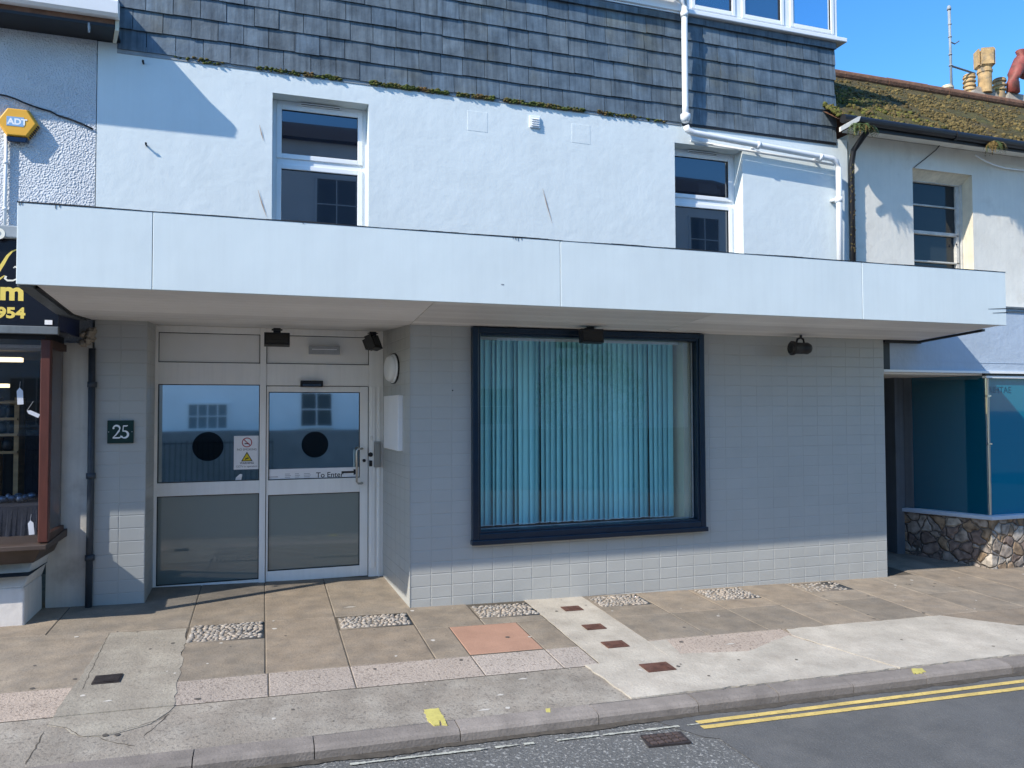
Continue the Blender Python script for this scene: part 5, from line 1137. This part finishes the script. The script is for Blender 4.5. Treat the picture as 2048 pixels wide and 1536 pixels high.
for k in range(4):
    a = math.pi/4+k*math.pi/2+.3; c, s = math.cos(a), math.sin(a); rr = r*1.25; w = r*.9
    p = [(X_+c*rr-s*w, y+s*rr+c*w), (X_+c*rr+s*w, y+s*rr-c*w), (X_+c*(rr-.025)+s*w, y+s*(rr-.025)-c*w), (X_+c*(rr-.025)-s*w, y+s*(rr-.025)+c*w)]
    mb.prism(p, z1_+.03, z2_)
o = mb.build('chimney_pot', m_clay, stack); o['label'] = 'tall buff pot with slab-sided top'
X_, z0_ = A(2027, 184, y); mb = MB(); pts = [A(2026, 186, y), A(2026, 165, y), A(2028, 150, y), A(2036, 135, y), A(2041, 120, y), A(2044, 104, y)]
mb.tube([(a, y, b) for a, b in pts], [.115, .105, .112, .125, .115, .11], 18); pts = [A(2034, 140, y), A(2050, 148, y), A(2066, 150, y)]; mb.tube([(a, y, b) for a, b in pts], [.08, .10, .11], 16)
o = mb.build('chimney_pot', m_redclay, stack, smooth=True); o['label'] = 'red clay horned cowl'
X_, z = A(1994, 178, CYY-.05); fern(X_, CYY-.08, z-.02, 14, .12, .2, [m_leaf, m_leaf], 'small green weed growing between the chimney pots', 'weed')
# aerial
X_, z0_ = A(1903, 168, CYY); zt_ = A(1899, 12, CYY)[1]
t = thing('aerial_mast', 'slim grey aerial mast with short side arms behind the mossy ridge', 'aerial', (X_, CYY, z0_))
mb = MB(); mb.tube([(X_, CYY, z0_-.4), (X_-.01, CYY, A(1900, 90, CYY)[1]), (X_-.02, CYY, zt_)], [.022, .022, .026], 10); mb.lathe([(.036, 0), (.036, .05)], (X_-.02, CYY, zt_-.08), 10)
for py in (50, 75, 110, 132): mb.lathe([(.032, 0), (.032, .02)], (X_-.012, CYY, A(1900, py, CYY)[1]), 10)
mb.build('mast', m_lead, t, smooth=True)
a, b = A(1901, 84, CYY), A(1918, 82, CYY); mb = MB(); mb.tube([(a[0], CYY, a[1]), ((a[0]+b[0])/2, CYY, a[1]-.02), (b[0], CYY, b[1])], .012, 6); mb.build('side_arm', m_greypost, t)
a, b = A(1903, 132, CYY), A(1950, 147, CYY); mb = MB(); mb.tube([(a[0], CYY, a[1]), (b[0], CYY, b[1])], .018, 8); mb.build('stay_bar', m_greypost, t)

# ================================================================== OPPOSITE SIDE OF THE STREET (seen in the glass)
opp = thing('opposite_house', 'white house across the street seen only as a reflection in the glass', 'house', (0, -8, -1.8))
OY = -7.6
mb = MB(); mb.box(-16, -3.2, OY-6, OY-.01, -2.6, 4.2); mb.box(-3.2, 4.4, OY-6, OY, -2.6, 8.1); mb.box(4.4, 11, OY-6, OY-.01, -2.6, 4.2); mb.box(11, 18, OY-6, OY, -2.6, 7.6); mb.build('wall', m_oppw, opp)
for a, b, zt_ in ((-3.3, 4.5, 8.1), (10.9, 18.1, 7.6), (-16, -3.4, 4.2), (4.6, 10.8, 4.2)):
    mb = MB(); mb.hexa([(a, OY-6, zt_), (b, OY-6, zt_), (b, OY+.3, zt_), (a, OY+.3, zt_)], [(a+.8, OY-3, zt_+1.6), (b-.8, OY-3, zt_+1.6), (b-.8, OY-2.9, zt_+1.6), (a+.8, OY-2.9, zt_+1.6)]); mb.build('roof', m_slateback, opp)
for a, b, c, d in ((-2.1, -1.0, -.6, .15), (1.1, 2.05, -.55, .5), (-6, -4.8, -.4, .8), (6, 7.2, -.5, .6), (-2.3, -1.1, 2.6, 4.2), (1.5, 2.7, 2.6, 4.2), (5.5, 6.7, 2.0, 3.4), (8.5, 9.7, 2.0, 3.4), (-2.3, -1.1, 5.4, 7.0), (1.5, 2.7, 5.4, 7.0), (12, 13.2, 2.6, 4.2), (14.4, 15.6, 2.6, 4.2), (12, 13.2, 5.2, 6.8), (14.4, 15.6, 5.2, 6.8)):
    mb = MB(); mb.box(a, b, OY-.001, OY+.01, c, d); f = mb.build('window', M('net_curtained_glass', (.20,.25,.28), .2) if a < 0 else M('dim_opposite_glass', (.05,.07,.085), .2), opp)
    mb = MB(); frame_rect(mb, a-.05, b+.05, c-.05, d+.05, .07, OY+.0, OY+.06)
    for k in ((1, 2, 3) if a < 0 else (2,)): mb.box(a+(b-a)*k/4-.015, a+(b-a)*k/4+.015, OY+.005, OY+.045, c, d)
    mb.box(a, b, OY+.005, OY+.045, (c+d)/2-.015, (c+d)/2+.015); mb.build('frame', m_upvc, f)
mb = MB(); mb.box(-16, 20, -6.6, -6.3, -2.6, -.62); tag(mb.build('low_wall', m_oppg), 'grey low garden wall before the white house across the street', 'wall')
mb = MB()
for k in range(60): X_ = -8+k*.14; mb.tube([(X_, -6.0, -2.2), (X_, -6.0, -.85)], .01, 6)
mb.box(-8, .3, -6.02, -5.98, -.95, -.92); tag(mb.build('railing', m_black), 'black iron railing before the low wall across the street', 'railing')
mb = MB(); mb.quad((-40, -3.6, -1.95), (60, -3.6, -3.2), (60, -8, -3.0), (-40, -8, -1.75)); structure(mb.build('far_pavement', m_conc))

tx, tz = A(1185, 800, 19.2); t = thing('tree', 'round bushy tree across the street seen only reflected in the blind window', 'tree', (tx, -5.2, -2.4))
mb = MB(); mb.tube([(tx, -5.2, -2.5), (tx+.05, -5.2, -1.2), (tx, -5.15, tz)], [.14, .11, .06], 10); mb.build('trunk', m_darkwood, t)
mb = MB()
for _ in range(2200):
    d = Vector((random.gauss(0, 1), random.gauss(0, 1), random.gauss(0, 1))).normalized()*random.uniform(.5, 1)**.5; q = Vector((tx+d.x*1.6, -5.2+d.y*1.2, tz+d.z*1.5)); a = Vector((random.uniform(-1, 1), random.uniform(-1, 1), random.uniform(-1, 1)))*.12; b = Vector((random.uniform(-1, 1), random.uniform(-1, 1), random.uniform(-1, 1)))*.12
    mb.add([q, q+a, q+b], [(0, 1, 2)])
mb.build('crown', m_leaf, t)

# ================================================================== LIGHT, SKY, CAMERA
SUN = Vector((2.38, 1.0, -2.15)).normalized()
sl = bpy.data.lights.new('sun', 'SUN'); sl.energy = 3.3; sl.angle = math.radians(.53); sl.color = (1, .93, .82)
so = bpy.data.objects.new('sun', sl); C.objects.link(so); so.rotation_euler = SUN.to_track_quat('-Z', 'Y').to_euler(); so.location = (-20, -15, 25)
w = bpy.data.worlds.new('World'); bpy.context.scene.world = w; w.use_nodes = True; nt = w.node_tree
sk = nt.nodes.new('ShaderNodeTexSky'); sk.sky_type = 'NISHITA'; sk.sun_disc = False
sk.sun_elevation = math.asin(-SUN.z); sk.sun_rotation = math.atan2(-SUN.x, -SUN.y); sk.altitude = 20; sk.air_density = 1.0; sk.dust_density = .3; sk.ozone_density = 3.5
hs = nt.nodes.new('ShaderNodeHueSaturation'); hs.inputs['Saturation'].default_value = 1.28; nt.links.new(sk.outputs[0], hs.inputs['Color']); nt.links.new(hs.outputs[0], nt.nodes['Background'].inputs[0]); nt.nodes['Background'].inputs[1].default_value = .15
cam = bpy.data.cameras.new('camera'); cam.sensor_fit = 'HORIZONTAL'; cam.sensor_width = 36; cam.lens = 36*F/2048; cam.clip_end = 2000; cam.clip_start = .05
co = bpy.data.objects.new('camera', cam); C.objects.link(co)
co.matrix_world = Matrix(((CR.x, CU.x, -CF.x, 0), (CR.y, CU.y, -CF.y, 0), (CR.z, CU.z, -CF.z, EY), (0, 0, 0, 1)))
sc = bpy.context.scene; sc.camera = co
sc.view_settings.view_transform = 'Standard'; sc.view_settings.look = 'None'; sc.view_settings.exposure = .96; sc.view_settings.gamma = 1.
sc.cycles.max_bounces = 8; sc.cycles.transparent_max_bounces = 12; sc.cycles.caustics_reflective = False; sc.cycles.caustics_refractive = False
sc.cycles.sample_clamp_indirect = 6
try: sc.cycles.use_denoising = True
except Exception: pass
